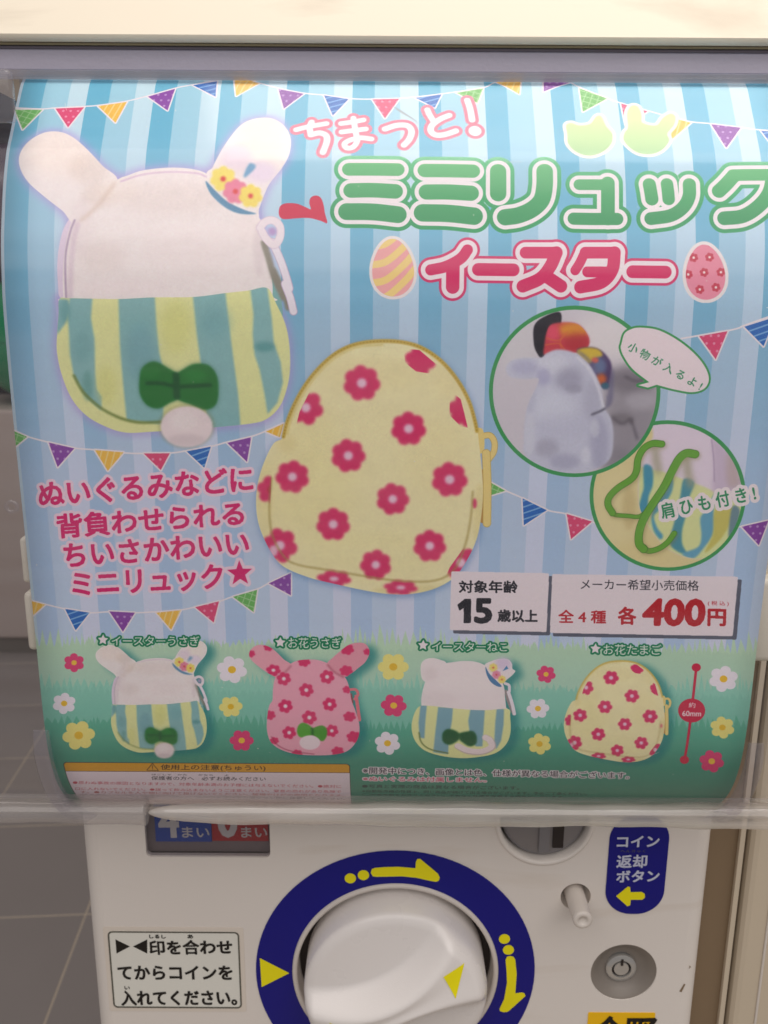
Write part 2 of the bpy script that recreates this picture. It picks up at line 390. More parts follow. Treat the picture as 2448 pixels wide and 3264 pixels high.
PINK, FM = (228,54,112), (250,212,230)
def egg(t, glow_col, off, big):
    s = t.s
    O = F_((240,660),(262,560),(320,420),(400,290),(500,180),(600,105),(720,60),(870,45),(1010,55),(1130,95),(1250,180),(1350,300),(1420,430),(1458,560),(1475,700),(1492,850),(1500,1000),(1490,1150),(1460,1300),(1400,1430),(1320,1540),(1200,1610),(1050,1645),(900,1645),(740,1620),(560,1580),(400,1540),(240,1470),(160,1370),(95,1230),(72,1100),(80,960),(120,820),(180,700))
    q = t(smooth(O)); plume(q, sm=False, off=off, col=glow_col, f=8, a=.7, grow=3)
    # slider and pull
    strokes([t(F_((1500,650),(1545,648),(1572,690),(1568,750),(1535,800)))], [(10.5*s, (204,176,96)), (8.5*s, (248,222,140))])
    fill(t(F_((1440,618),(1500,612),(1505,745),(1445,750))), (246,222,140))
    strokes([t(F_((1488,880),(1498,1000),(1500,1180)))], [(11*s, (196,150,80))])
    strokes([t(F_((1520,760),(1527,960),(1525,1200)))], [(14*s, (206,178,96)), (12*s, (246,222,140))])
    strokes([t(F_((1465,750),(1470,880)))], [(8*s, (140,116,60))])
    fill(q, (252,243,190), sm=False); Mk = full(q, False)
    for cx, cy, rx, ry, c, a in [(900,110,280,50,(255,250,200),.7),(800,260,330,110,(240,226,160),.4),(1300,260,120,160,(240,222,156),.4),(420,620,160,200,(244,234,166),.5),
            (800,1400,420,160,(248,240,172),.5),(1200,800,200,260,(248,234,170),.5),(130,1100,50,300,(240,226,156),.6),(260,700,60,60,(230,206,130),.5),(1100,1620,300,30,(226,208,128),.6),(400,1000,300,300,(250,240,160),.5),(1480,1150,40,200,(232,212,130),.6)]:
        p = t(F_((cx, cy)))[0]; soft(p[0], p[1], rx/1.975*s, ry/1.975*s, c, a*.55, clip=Mk)
    arc = t(F_((244,655),(268,560),(326,425),(406,296),(505,186),(605,112),(722,68),(870,53),(1008,63),(1126,102),(1244,186),(1343,305),(1412,433),(1450,560),(1462,620)))
    strokes([arc], [(6*s, (214,184,84))], feather=1)
    if big:
        qa = T(curve(arc)); L = np.concatenate([[0], np.cumsum(np.hypot(*np.diff(qa, axis=0).T))])
        for d in np.arange(0, L[-1], 9):
            x, y = np.interp(d, L, qa[:,0]), np.interp(d, L, qa[:,1]); b = box(np.array([[x, y]]), 5)
            put(segmask(np.array([[x, y], [x, y]]), 2.2, b), b, (176,142,52), .7)
    strokes([t(F_((268,640),(288,560),(345,430),(425,305),(520,200),(615,130),(722,88),(868,76)))], [(3*s, (226,204,112))], feather=2, alpha=.7)
    fl = [((737,318),118,1),((1032,605),112,1),((652,775),110,1),((300,908),108,1),((932,1048),105,1),((1290,925),115,1),((557,1207),108,1),((1165,1343),105,1),((825,1462),100,1)]
    ft = 3*s if big else 1.2
    for c, r_, sq in fl: flower(t(F_(c))[0], r_/1.975*s, PINK, FM, clip=Mk, feather=ft, squash=.97 if big else .92, a0=.0+(c[0] % 7)*.06, pet=7 if big else 6)
    inner = full(t(F_((440,350),(600,300),(600,700),(330,640),(350,480))), False)*Mk
    flower(t(F_((385,472)))[0], 112/1.975*s, PINK, FM, clip=full(t(F_((420,350),(600,340),(600,640),(320,600),(345,500))), False)*Mk, feather=ft)
    flower(t(F_((1105,175)))[0], 100/1.975*s, PINK, PINK, clip=full(t(F_((1000,100),(1100,110),(1230,220),(1180,260),(1080,245),(1010,190))), False)*Mk, feather=ft)
    flower(t(F_((1385,490)))[0], 110/1.975*s, PINK, PINK, clip=full(t(F_((1320,385),(1360,420),(1405,600),(1360,590),(1290,520),(1290,440))), False)*Mk, feather=ft)
    flower(t(F_((165,990)))[0], 90/1.975*s, PINK, (200,40,70), clip=full(t(F_((60,880),(170,890),(160,1090),(60,1060))), False)*Mk, feather=ft)
    flower(t(F_((222,1340)))[0], 112/1.975*s, PINK, FM, clip=Mk, feather=ft)
    soft(*t(F_((180,1375)))[0], 14*s, 18*s, FM, .9, clip=Mk)
    flower(t(F_((562,1550)))[0], 112/1.975*s, PINK, FM, clip=Mk, feather=ft, squash=.5)
    flower(t(F_((982,1605)))[0], 110/1.975*s, PINK, FM, clip=Mk, feather=ft, squash=.45)
    flower(t(F_((1362,1450)))[0], 110/1.975*s, PINK, FM, clip=Mk*full(t(F_((1390,1340),(1500,1400),(1400,1560),(1250,1570),(1290,1480))), False), feather=ft)
    soft(*t(F_((1447,1075)))[0], 7*s, 16*s, PINK, .9)
    seam = t(F_((170,915),(155,1080),(170,1260),(240,1400),(330,1460),(560,1500),(800,1540),(1000,1565),(1200,1560),(1320,1490),(1390,1330),(1425,1150),(1435,1000)))
    strokes([seam], [(3.2*s, (176,156,88))], feather=1.6, alpha=.75, clip=Mk)
    plush_noise(Mk, .006, 1, 9); plush_noise(Mk, .005, 8, 19)
egg(IDN, (110,150,200), (3, 6), True)

# --- two round photographs
z = H_
C2 = ell(*z((772,776))[0], 674/2.7742, 650/2.7742, n=72)
fill(C2, (236,222,164), sm=False); CM = full(C2, False)
for q in [(300,900,200,400,(246,234,180),.5),(500,1300,300,120,(238,222,160),.6),(430,880,60,200,(206,184,126),.5)]: soft(*z((q[0],q[1]))[0], q[2]/2.77, q[3]/2.77, q[4], q[5], clip=CM)
fill(z((650,120),(640,260),(560,420),(520,560),(520,850),(580,1000),(680,1150),(800,1260),(1000,1330),(1200,1280),(1420,1000),(1500,500),(1300,150),(900,60)), (240,226,240), clip=CM, feather=2)
BG = full(z((650,120),(640,260),(560,420),(520,560),(520,850),(580,1000),(680,1150),(800,1260),(1000,1330),(1200,1280),(1420,1000),(1500,500),(1300,150),(900,60)))*CM
fill(z((520,520),(720,560),(880,620),(1100,700),(1180,740),(1500,900),(1500,1300),(900,1400),(500,1100)), (232,238,170), sm=False, feather=2, clip=BG)
for st, c in ((((560,512),(635,530),(640,680),(600,800),(590,1000),(520,900),(540,780),(560,700)), (76,160,188)),
              (((780,620),(820,640),(800,760),(700,900),(650,960),(680,1060),(730,1130),(700,1160),(640,1060),(640,900)), (90,170,198)),
              (((915,630),(1005,660),(960,800),(930,960),(900,1080),(900,1200),(940,1290),(860,1270),(790,1190),(830,1010),(880,800)), (84,158,176)),
              (((1200,740),(1180,900),(1190,1000),(1170,1120),(1090,1240),(1000,1330),(900,1290),(1040,1230),(1070,1130),(1060,980),(1110,900)), (110,176,204)),
              (((1190,900),(1340,870),(1330,1000),(1240,1160),(1100,1280),(1170,1120)), (214,206,110)), (((1340,880),(1410,900),(1380,1050),(1310,1150)), (120,150,160))):
    fill(z(*st), c, feather=2, clip=BG)
fill(z((1170,260),(1260,340),(1380,480),(1450,700),(1190,760),(1180,500)), (214,196,218), feather=5, clip=BG, alpha=.9)
fill(z((1320,380),(1400,520),(1410,680),(1310,690),(1290,500)), (206,186,186), feather=6, clip=BG, alpha=.9)
for p in (((660,350),(670,450),(690,560)), ((940,440),(950,560),(980,680))): strokes([z(*p)], [(12, (176,172,140))], feather=7, alpha=.8, clip=CM)
strokes([z((1160,280),(1180,460),(1185,650))], [(1.6, (180,160,190))], feather=1, clip=CM)
def strap(P, w, sh=True):
    if sh: strokes([[(a+4, b+5) for a, b in z(*P)]], [(w, (150,140,90))], feather=5, alpha=.5, clip=CM)
    strokes([z(*P)], [(w, (66,122,44)), (w-1.6, (112,178,62))], clip=CM)
strap(((600,900),(520,960),(420,955),(320,948),(300,940)), 7.5)
strap(((720,320),(640,315),(560,360),(510,450),(495,560),(450,630),(330,710),(255,790),(245,860),(285,930)), 11.5)
strap(((830,1110),(770,1190),(690,1245),(600,1265),(560,1230)), 10)
strap(((1015,410),(940,400),(880,440),(820,540),(740,700),(640,850),(560,980),(520,1100),(520,1200),(560,1250)), 13.8)
strokes([z((960,420),(900,470),(840,570),(700,800),(600,960),(545,1090))], [(1.2, (150,206,96))], feather=1, alpha=.7, clip=CM)
strokes([np.vstack([C2, C2[:1]])], [(6.2, (66,162,92))], sm=False)
z = G_
C1 = ell(*z((626,617))[0], 554/2.0738, 554/2.0738, n=72)
fill(C1, (222,216,224), sm=False); CM = full(C1, False)
for q in [(900,250,300,160,(244,238,238),.8),(1010,860,240,360,(148,143,152),.8),(1000,540,180,90,(118,112,122),.7),(930,800,90,40,(120,114,120),.6),(1060,680,100,60,(200,196,206),.6),(260,300,140,200,(228,226,228),.6),(880,1060,120,80,(140,136,146),.6)]:
    soft(*z((q[0],q[1]))[0], q[2]/2.07, q[3]/2.07, q[4], q[5], clip=CM)
for p in (((880,790),(940,830),(990,800),(1000,830)), ((960,520),(1040,550),(1110,520)), ((1000,800),(1030,900),(1040,930))): strokes([z(*p)], [(3, (92,86,96))], feather=3, clip=CM, alpha=.8)
fill(z((430,120),(530,95),(532,200),(500,330),(420,400),(375,360),(355,290),(360,180)), (40,38,48), feather=1, clip=CM)
ball = z((440,230),(470,175),(560,160),(650,175),(710,240),(722,300),(680,350),(560,370),(430,380),(425,310))
fill(ball, (214,72,84), feather=1.5, clip=CM)
BM = full(ball)*CM
soft(*z((620,210))[0], 50, 24, (240,168,56), .9, clip=BM); soft(*z((640,300))[0], 40, 34, (190,50,60), .7, clip=BM); soft(*z((480,230))[0], 22, 26, (246,90,120), .8, clip=BM)
for p in (((440,265),(520,280),(580,220)), ((430,310),(520,300),(540,340)), ((560,230),(530,290),(560,340))): strokes([z(*p)], [(1.3, (232,120,70))], feather=1, clip=BM)
fill(z((640,350),(700,325),(780,335),(840,385),(870,450),(860,560),(830,600),(780,560),(720,440)), (84,62,110), feather=2, clip=CM)
fill(z((640,355),(700,328),(780,338),(810,380),(760,400),(720,430)), (226,196,66), feather=1.5, clip=CM)
soft(*z((790,450))[0], 22, 28, (112,132,170), .9); soft(*z((800,535))[0], 17, 17, (226,110,50), .95); soft(*z((760,410))[0], 12, 9, (236,110,90), .9); soft(*z((830,580))[0], 14, 10, (40,110,130), .9)
fill(z((640,350),(760,470),(830,600),(830,720),(800,740),(870,700),(885,560),(880,460),(850,560),(840,640),(780,480),(700,380)), (120,116,146), feather=3, clip=CM, alpha=.8)
body = z((290,960),(296,820),(320,700),(372,590),(385,530),(300,535),(200,520),(172,460),(215,410),(300,395),(400,395),(440,365),(510,340),(600,352),(680,395),(750,480),(800,590),(822,720),(868,800),(882,920),(860,1060),(760,1130),(620,1160),(480,1150),(350,1090),(290,1020))
fill(body, (212,214,232), feather=2, clip=CM); PB = full(body)*CM
for q in [(480,440,120,70,(230,232,244),.7),(300,460,90,46,(190,190,218),.7),(420,520,46,60,(176,174,210),.6),(590,540,92,84,(166,164,186),.7),(620,600,60,30,(160,158,178),.5),(480,720,140,110,(226,230,244),.7),(560,850,200,80,(206,208,228),.6),
          (740,680,60,140,(186,186,206),.6),(440,990,80,60,(172,170,188),.6),(790,960,60,180,(176,176,202),.7),(330,640,40,120,(196,198,220),.5),(700,1040,30,60,(230,232,244),.6),(560,1080,100,50,(172,172,198),.6),(760,860,30,60,(232,234,244),.5),(330,900,36,140,(226,228,240),.6)]:
    soft(*z((q[0],q[1]))[0], q[2]/2.07, q[3]/2.07, q[4], q[5], clip=PB)
strokes([z((640,390),(720,470),(780,590),(815,720))], [(3, (236,236,246))], feather=1.5, clip=CM); strokes([z((740,770),(800,745),(825,730))], [(3, (90,88,104))], feather=2, clip=CM)
plush_noise(PB, .006, 1, 4)
strokes([np.vstack([C1, C1[:1]])], [(6.2, (66,162,92))], sm=False)
bub = z((935,300),(955,235),(1000,205),(1060,195),(1180,212),(1310,280),(1420,370),(1490,460),(1513,540),(1480,600),(1400,622),(1290,605),(1170,575),(1080,590),(1045,575),(1120,552),(1010,470),(950,385))
b2 = z((935,300),(955,235),(1000,205),(1060,195),(1180,212),(1310,280),(1420,370),(1490,460),(1513,540),(1480,600),(1400,622),(1290,605),(1200,582),(1168,573))
bq = np.vstack([catmull(b2, 6), z((1110,592),(1045,576),(1118,556))]); b3 = catmull(z((1118,556),(1010,470),(950,385),(930,330),(935,300)), 6); bq = np.vstack([bq, b3])
strokes([np.vstack([bq, bq[:1]])], [(6.2, (66,162,92))], sm=False)
fill(bq, (252,236,240), sm=False)
GRN = (44,146,96)
text('小 物 が 入 る よ !', z((968,340))[0], z((1448,612))[0], 31, [(1.1, GRN)])
text('肩 ひ も 付 き !', H_((728,985))[0], H_((1556,815))[0], 50, [(13.5, (250,238,240)), (1.6, GRN)])

# --- headings
top, bot = (120,200,136), (62,160,102)
GR = (top, bot, 500, 690)
OG = ((110,202,146), (56,164,104), 490, 680)
st = [C_((545,538),(700,538),(865,540)), C_((558,678),(700,676),(850,684)), C_((530,818),(700,820),(868,838)), C_((1046,546),(1200,547),(1362,550)), C_((1058,688),(1200,688),(1350,696)), C_((1032,826),(1200,830),(1370,848))]
r1 = [22, 24, 27, 23, 25, 28]
def title(paths, radii, l1, l2, cols, sm=True):
    for lw, col in ((l1+l2, cols[0]), (l1, cols[1]), (0, cols[2])):
        for p, r_ in zip(paths, radii): strokes([p], [(r_+lw, col)], sm=sm)
cap = D_
st += [cap((70,492),(70,560),(70,622)), cap((344,492),(343,580),(325,660),(270,715),(190,750),(112,762)), cap((548,568),(620,570),(715,572),(716,660),(716,768)), cap((516,770),(620,772),(770,772)),
       cap((960,568),(968,610),(975,655)), cap((1064,566),(1070,610),(1074,655)), cap((1196,568),(1194,640),(1158,705),(1085,752),(970,770)),
       cap((1455,520),(1410,570),(1370,608)), cap((1455,514),(1560,512),(1720,512)), cap((1690,520),(1665,620),(1600,700),(1510,755),(1402,768))]
r1 += [25.5, 26, 19.5, 19.5, 20.5, 19.5, 20.5, 22, 20, 22]
# corners of the third and last signs are square: add them as straight strokes
st[8] = cap((548,570),(716,570)); st.append(cap((716,560),(716,770))); r1[8] = 18; r1.append(21.5)
st[14+1-1] = st[14]
title(st, r1, 13, 12.5, (OG, WHITE, GR))
pk2, pk1 = (224,56,114), (224,46,108)
e = [E_((470,92),(440,130),(375,165),(308,180)), E_((406,160),(405,255)), E_((518,178),(672,180)), E_((726,104),(862,104)), E_((862,104),(835,165),(790,218),(714,252)), E_((812,205),(882,252)),
     E_((985,108),(965,150),(945,182)), E_((990,104),(1118,104)), E_((1118,104),(1108,180),(1060,235),(968,256)), E_((1000,188),(1085,190)), E_((1198,188),(1342,190))]
title(e, [17, 21, 19.5, 18, 19.5, 19.5, 15, 18, 19.5, 17, 19.5], 14, 8, (pk2, WHITE, pk1))
fill(E_((1000,150),(1082,138),(1082,160),(1040,165),(985,165)), WHITE, sm=False)
c = [C_((195,277),(270,258),(395,236)), C_((297,226),(284,262),(292,310)), C_((292,310),(350,298),(392,315),(398,355),(372,425)), C_((492,236),(570,225),(640,212)), C_((495,292),(570,282),(655,272)),
     C_((573,200),(588,290),(598,350),(570,392),(528,396),(515,370),(552,345),(620,330),(692,338)), C_((782,272),(860,248),(930,250),(958,288),(942,340),(908,378)),
     C_((1062,145),(1075,175),(1100,215)), C_((1206,182),(1150,205),(1095,245),(1085,285),(1120,312),(1180,308),(1250,285)), C_((1326,82),(1345,140),(1358,212)), C_((1376,284),(1378,286))]
title(c, [9.5, 10, 10.5, 9.5, 9.5, 9.5, 10.5, 10, 10.5, 10.5, 20], 0, 11.5, ((238,130,154), WHITE, (252,244,244)))
fill(C_((80,825),(90,782),(130,763),(200,766),(260,790),(292,802),(282,760),(292,726),(322,712),(355,724),(375,770),(385,830)) + C_((400,893),(355,878),(280,860),(200,862),(120,868),(90,855)), (216,38,78))
cat = D_((470,222),(500,207),(548,222),(612,212),(650,168),(678,170),(705,225),(740,268),(738,322),(700,366),(640,394),(580,396),(520,370),(482,325),(478,272))
rab = D_((835,235),(830,160),(842,120),(865,104),(895,114),(914,160),(920,206),(1000,222),(1040,178),(1085,152),(1113,172),(1103,220),(1066,268),(1076,310),(1040,360),(980,388),(900,384),(840,346),(810,305),(816,262))
for q in (cat, rab):
    s_ = smooth(q); strokes([np.vstack([s_, s_[:1]])], [(11, (244,238,228))], sm=False); fill(s_, ((226,238,172), (178,218,160), 350, 480), sm=False)
def printed_egg(cx, cy, rx, ry, tilt):
    a = np.linspace(0, 2*math.pi, 48, endpoint=False); x = rx*np.cos(a)*(1+.16*np.sin(a)); y = ry*np.sin(a)
    return np.stack([cx+x*math.cos(tilt)-y*math.sin(tilt), cy+x*math.sin(tilt)+y*math.cos(tilt)], 1)
q = printed_egg(*E_((142,170))[0], 66, 92, -.03); fill(q, (246,238,236), sm=False, grow=8)
fill(q, (250,178,178), sm=False); m = full(q, False)
for y0 in (90, 170, 250, 325): strokes([E_((30,y0-10),(110,y0-26),(190,y0-92),(240,y0-150))], [(11, (252,222,140))], clip=m)
q = printed_egg(*E_((1518,190))[0], 62, 88, -.08); fill(q, (246,238,236), sm=False, grow=9)
fill(q, (242,150,172), sm=False); m = full(q, False)
for p in ((1467,126),(1537,124),(1602,118),(1443,200),(1513,191),(1587,190),(1425,262),(1494,266),(1565,257),(1545,60)): flower(E_(p)[0], 15, (210,66,90), (255,230,230), clip=m)
PK = (226,34,116)
OUT = (250,222,236)
for s_, a, b_, h_ in (('ぬいぐるみなどに', (212,440), (1338,355), 128), ('背負わせられる', (308,606), (1290,535), 124), ('ちいさかわいい', (345,758), (1316,690), 120), ('ミニリュック', (388,915), (1178,872), 128)):
    text(s_, M_(a)[0], M_(b_)[0], h_/1.659, [(12.5, OUT), (3.2, PK)])
star = lambda cx, cy, r_, rot=0, q_=.42, sy=1: [(cx+(r_ if i % 2 == 0 else r_*q_)*math.sin(rot+i*math.pi/5), cy-sy*(r_ if i % 2 == 0 else r_*q_)*math.cos(rot+i*math.pi/5)) for i in range(10)]
q = star(*M_((1268,792))[0], 42, -.05); fill(q, OUT, sm=False, grow=10); fill(q, PK, sm=False)

fill(C_((838,122),(880,145),(935,180),(980,212),(1008,240),(970,212),(925,185),(875,155)), (150,158,160), feather=.6, alpha=.8)
# --- price panels
SH, PN, RD, BK = (96,100,116), (246,234,238), (196,24,40), (24,24,36)
for quad in (((296,440),(708,448),(697,692),(290,684)), ((732,452),(1524,463),(1502,710),(722,696))):
    q = Q_(*quad); q2 = [(x+11, y+10) for x, y in q]
    fill(q2, SH, sm=False, grow=5); fill(q, PN, sm=False, grow=4)
text('対象年齢', Q_((325,527))[0], Q_((576,528))[0], 38, [(1.9, BK)])
fill(Q_((320,580),(350,556),(374,556),(373,656),(346,656),(347,588),(327,602)), BK, sm=False, grow=2)
text('5', Q_((395,655))[0], Q_((461,656))[0], 73, [(5.5, BK)])
text('歳以上', Q_((492,652))[0], Q_((662,654))[0], 38, [(2.2, BK)])
text('メーカー希望小売価格', Q_((850,513))[0], Q_((1360,519))[0], 33, [(.7, (40,38,50))])
text('全 4 種', Q_((754,657))[0], Q_((958,660))[0], 41, [(1.7, RD)])
text('各', Q_((1012,663))[0], Q_((1088,664))[0], 54, [(2.6, RD)])
text('400', Q_((1120,665))[0], Q_((1380,668))[0], 80, [(6, RD)], lean=.04)
text('円', Q_((1400,668))[0], Q_((1474,670))[0], 51, [(3.2, RD)])
text('( 税 込 )', Q_((1399,584))[0], Q_((1489,586))[0], 16, [(.35, RD)])

# --- bottom row
DG = (22,132,88)
def pip(c, r_, col):
    cols = {'w': ((250,242,250), (248,200,50)), 'y': ((250,238,140), (240,196,50)), 'p': ((232,66,124), (250,204,70))}[col]
    flower(c, r_, *cols, a0=(c[0] % 11)*.1, cr_=.26, squash=.9)
for x, y, r_, k in ((320,152,46,'p'),(1002,182,67,'w'),(277,328,52,'w'),(340,466,72,'y'),(997,342,52,'y'),(1044,488,53,'p')): pip(N_((x, y))[0], r_/1.3554, k)
for x, y, r_, k in ((40,170,68,'y'),(42,337,57,'p'),(15,500,57,'w'),(700,202,43,'p'),(665,350,50,'w'),(672,503,52,'y'),(1467,222,64,'w'),(1462,432,54,'y'),(1416,578,55,'p')): pip(O_((x, y))[0], r_/1.3554, k)
rabbit(aff(.41, .357, 305.6-63*.41, 2041-377*.357), False)
# pink spotted rabbit
PB_ = (248,178,196)
bd = J_((545,420),(620,385),(720,372),(830,375),(940,410),(1060,480),(1140,580),(1175,680),(1195,800),(1240,920),(1275,1040),(1278,1150),(1240,1250),(1150,1340),(1000,1378),(800,1385),(600,1370),(440,1320),(340,1240),(302,1120),(305,980),(325,860),(360,800),(365,680),(390,560),(440,500))
eL = J_((560,440),(480,370),(400,290),(330,240),(240,215),(165,235),(118,290),(120,350),(170,410),(260,480),(340,530),(430,560))
eR = J_((940,430),(1000,350),(1080,280),(1160,220),(1240,195),(1330,200),(1378,250),(1382,320),(1340,400),(1270,460),(1190,520),(1110,550))
for q in (bd, eL, eR): plume(q, off=(24, 10), col=(30,130,132), f=9, a=.75, grow=2)
strokes([J_((1170,690),(1240,690),(1265,740),(1230,790))], [(5, (240,130,140))]); strokes([J_((1245,760),(1262,880),(1280,1010))], [(6, (240,128,140))]); strokes([J_((1190,740),(1205,830))], [(4, (150,90,90))])
fill(bd, PB_); M = full(bd)
fill(eL, (246,176,190)); fill(eR, (240,164,180)); ML, MR = full(eL), full(eR)
strokes([J_((555,440),(500,500),(430,560))], [(3, (190,110,130))], feather=2, alpha=.8); strokes([J_((945,430),(1010,500),(1110,560))], [(3, (180,90,110))], feather=2, alpha=.8)
for c_, r_ in (((480,575),78),((938,555),80),((718,695),80),((497,865),80),((965,845),78),((750,985),82),((537,1145),76),((988,1125),72)): flower(J_(c_)[0], r_/3.318, PINK, (255,236,240), clip=M, feather=.8, squash=.95)
for c_, r_ in (((695,395),70),((330,960),66),((1150,690),52),((1175,975),70),((1220,1190),80),((1050,1345),70),((380,1230),50),((620,1370),60)): flower(J_(c_)[0], r_/3.318, PINK, PINK, clip=M, feather=.8, squash=.8)
for c_, r_, mm in (((370,485),80,ML),((130,310),50,ML),((320,240),56,ML),((1150,265),76,MR),((1140,490),74,MR),((1365,290),46,MR)): flower(J_(c_)[0], r_/3.318, PINK, (255,236,240) if c_[0] == 370 else PINK, clip=mm, feather=.8, squash=.8)
strokes([J_((350,1190),(420,1280),(560,1340),(800,1372))], [(2, (170,60,90))], feather=1, alpha=.7, clip=M)
fill(J_((790,1110),(740,1060),(680,1040),(635,1070),(620,1140),(660,1195),(780,1170)), (96,178,60), feather=1); fill(J_((780,1110),(830,1080),(890,1070),(935,1110),(930,1190),(880,1235),(790,1170)), (84,166,54), feather=1)
strokes([J_((780,1100),(785,1170))], [(4, (40,110,40))], feather=1.5)
fill(ell(*J_((755,1250))[0], 33, 23), (250,232,236), feather=1); 
# white cat with striped pocket
z = K_
cb = z((560,400),(640,385),(760,372),(880,380),(980,420),(1100,520),(1165,620),(1180,740),(1190,840),(1180,870),(760,880),(345,860),(330,830),(330,740),(350,640),(380,560),(460,460))
c1 = z((580,400),(520,360),(440,342),(370,355),(328,400),(322,480),(340,560),(400,590),(470,520)); c2 = z((970,425),(1050,370),(1140,350),(1210,355),(1250,400),(1255,450),(1285,475),(1250,520),(1200,560),(1150,600),(1080,560))
pc = z((300,840),(420,828),(620,850),(820,868),(1000,872),(1210,860),(1232,940),(1235,1100),(1190,1220),(1080,1310),(900,1350),(720,1360),(520,1335),(360,1280),(270,1190),(232,1080),(240,960))
for q in (cb, c1, c2, pc): plume(q, off=(24, 10), col=(30,130,132), f=9, a=.75, grow=2)
strokes([z((1180,600),(1220,620),(1225,680))], [(5, (244,232,240))]); strokes([z((1190,680),(1215,780),(1270,910))], [(6, (160,150,150)), (1, (160,150,150))]); strokes([z((1215,690),(1250,800),(1275,910))], [(6, (246,236,244))])
for q in (cb, c1, c2): fill(q, (250,238,238))
soft(*z((420,500))[0], 20, 22, (232,216,216), .4); soft(*z((500,760))[0], 60, 24, (238,224,224), .35); soft(*z((800,600))[0], 100, 30, (252,242,240), .6); soft(*z((1160,400))[0], 26, 20, (226,206,234), .8)
fill(pc, YEL, sm=True); P = full(pc)
for s_ in (((320,820),(385,825),(370,980),(360,1160),(310,1150),(300,1000)), ((500,840),(650,850),(640,980),(610,1150),(600,1320),(450,1300),(470,1100)), ((830,850),(975,860),(965,1000),(950,1240),(880,1240),(820,1100),(805,980)), ((1095,860),(1170,860),(1165,1020),(1140,1180),(1090,1270),(1070,1200),(1080,1000))):
    fill(z(*s_), (136,182,196), sm=False, feather=1.2, clip=P)
strokes([z((305,1100),(330,1200),(420,1270),(600,1310))], [(2.2, (110,130,70))], feather=1, clip=P)
for bw in (((715,1110),(660,1075),(590,1065),(545,1110),(548,1190),(610,1225),(680,1195),(715,1160)), ((715,1110),(790,1090),(850,1085),(888,1130),(885,1210),(820,1240),(750,1200),(715,1165))): fill(z(*bw), (26,96,50), feather=1.6)
strokes([z((700,1240),(800,1290),(940,1300),(1050,1250),(1030,1180),(980,1150))], [(12, (214,196,196))], feather=1); strokes([z((700,1235),(800,1280),(940,1290),(1040,1245),(1025,1180),(980,1150))], [(11, (250,234,234))])
fill(z((982,432),(1020,500),(1080,560),(1145,628),(1100,630),(1030,580),(990,500)), (84,134,180), feature := False) if False else fill(z((982,432),(1020,500),(1080,560),(1145,628),(1100,630),(1030,580),(990,500)), (84,134,180))
for x, y, r_, c_ in ((1060,440,46,(252,232,130)), (1092,512,46,(242,150,180)), (1148,560,42,(254,230,120))): flower(z((x, y))[0], r_/3.19, c_, (220,70,70), pet=7, feather=.6, cr_=.2)
fill(z((1195,420),(1215,450),(1155,475)), (84,144,190), sm=False)
egg(aff(.445, .40, 1797.7-816*.445, 2105-1083*.40), (30,130,132), (24, 8), False)
def label(zz, sc_, sr_, s_, p0, p1, h_):
    q = star(*zz(sc_)[0], sr_/zz.k, .05, .5)
    fill(q, DG, sm=False, grow=6); 
    text(s_, zz(p0)[0], zz(p1)[0], h_/zz.k, [(7, DG), (.8, (236,244,232))])
    fill(q, (252,240,244), sm=False)
label(I_, (160,163), 58, 'イースターうさぎ', (252,222), (1178,225), 100)
label(J_, (442,190), 58, 'お花うさぎ', (528,250), (1085,250), 112)
label(K_, (347,212), 56, 'イースターねこ', (436,270), (1200,275), 92)
label(L_, (397,195), 44, 'お花たまご', (462,242), (925,246), 84)
RR = (214,36,76)
strokes([L_((1205,345),(1110,1085))], [(4.6, RR)], sm=False)
for p in ((1205,345),(1110,1085)): fill(ell(*L_(p)[0], 14.5, 13), RR)
fill(ell(*L_((1168,690))[0], 43, 38), RR)
text('約', L_((1144,668))[0], L_((1198,668))[0], 17, [(.7, (255,240,240))]); text('60mm', L_((1094,735))[0], L_((1243,736))[0], 17, [(1.2, (255,240,240))])
# warnings
tl, tr = T([(200,2429)])[0], T([(1117,2437)])[0]
def sbox(x0, y0, x1, y1, col, r_=8):
    b = (int(x0), int(y0), int(x1), min(int(y1), TH)); m = np.zeros((b[3]-b[1], b[2]-b[0]), np.float32); m[:] = 1
    if r_:
        yy2, xx2 = np.mgrid[0:m.shape[0], 0:m.shape[1]]
        dx = np.maximum(np.maximum(r_-xx2, xx2-(m.shape[1]-1-r_)), 0); dy = np.maximum(r_-yy2, 0); m = np.clip(r_+.5-np.hypot(dx, dy), 0, 1)
    put(m.astype(np.float32), b, col)
y1 = T([(600,2460)])[0,1]
sbox(tl[0], tl[1], tr[0], TH, (60,50,50), 12); sbox(tl[0]+2, tl[1]+2, tr[0]-2, TH, (232,170,44), 11); sbox(tl[0]+2, y1, tr[0]-2, TH, (60,50,50), 0); sbox(tl[0]+2, y1+2, tr[0]-2, TH, (246,232,240), 0)
text('使用上の注意(ちゅうい)', (512,2456), (846,2459), 20, [(.6, (60,36,20))])
strokes([[(468,2455),(486,2433),(505,2456),(468,2455)], [(486,2440),(486,2449)], [(486,2453),(486,2453.5)]], [(1.2, (60,36,20))], sm=False)
text('保護者の方へ　必ずお読みください', (482,2486), (847,2489), 12.5, [(.5, (50,46,56))])
text('ほごしゃ　かた　　かなら　　よ', (484,2471), (728,2473.5), 5.5, [(.2, (60,56,66))])
RL = (206,86,104)
text('●思わぬ事故の原因となりますので、対象年齢未満のお子様には与えないでください。●絶対に', (232,2499), (1088,2512), 10, [(.2, RL)])
text('口に入れないでください。●誤って飲み込まないようご注意ください。窒息の恐れがあり危険で', (240,2518), (1088,2528), 9, [(.1, RL)])
text('す。●カプセルを人や物に向けて投げないでください。破損やけがの原因となります。', (256,2528), (1098,2540), 8, [(.1, (190,110,110))])
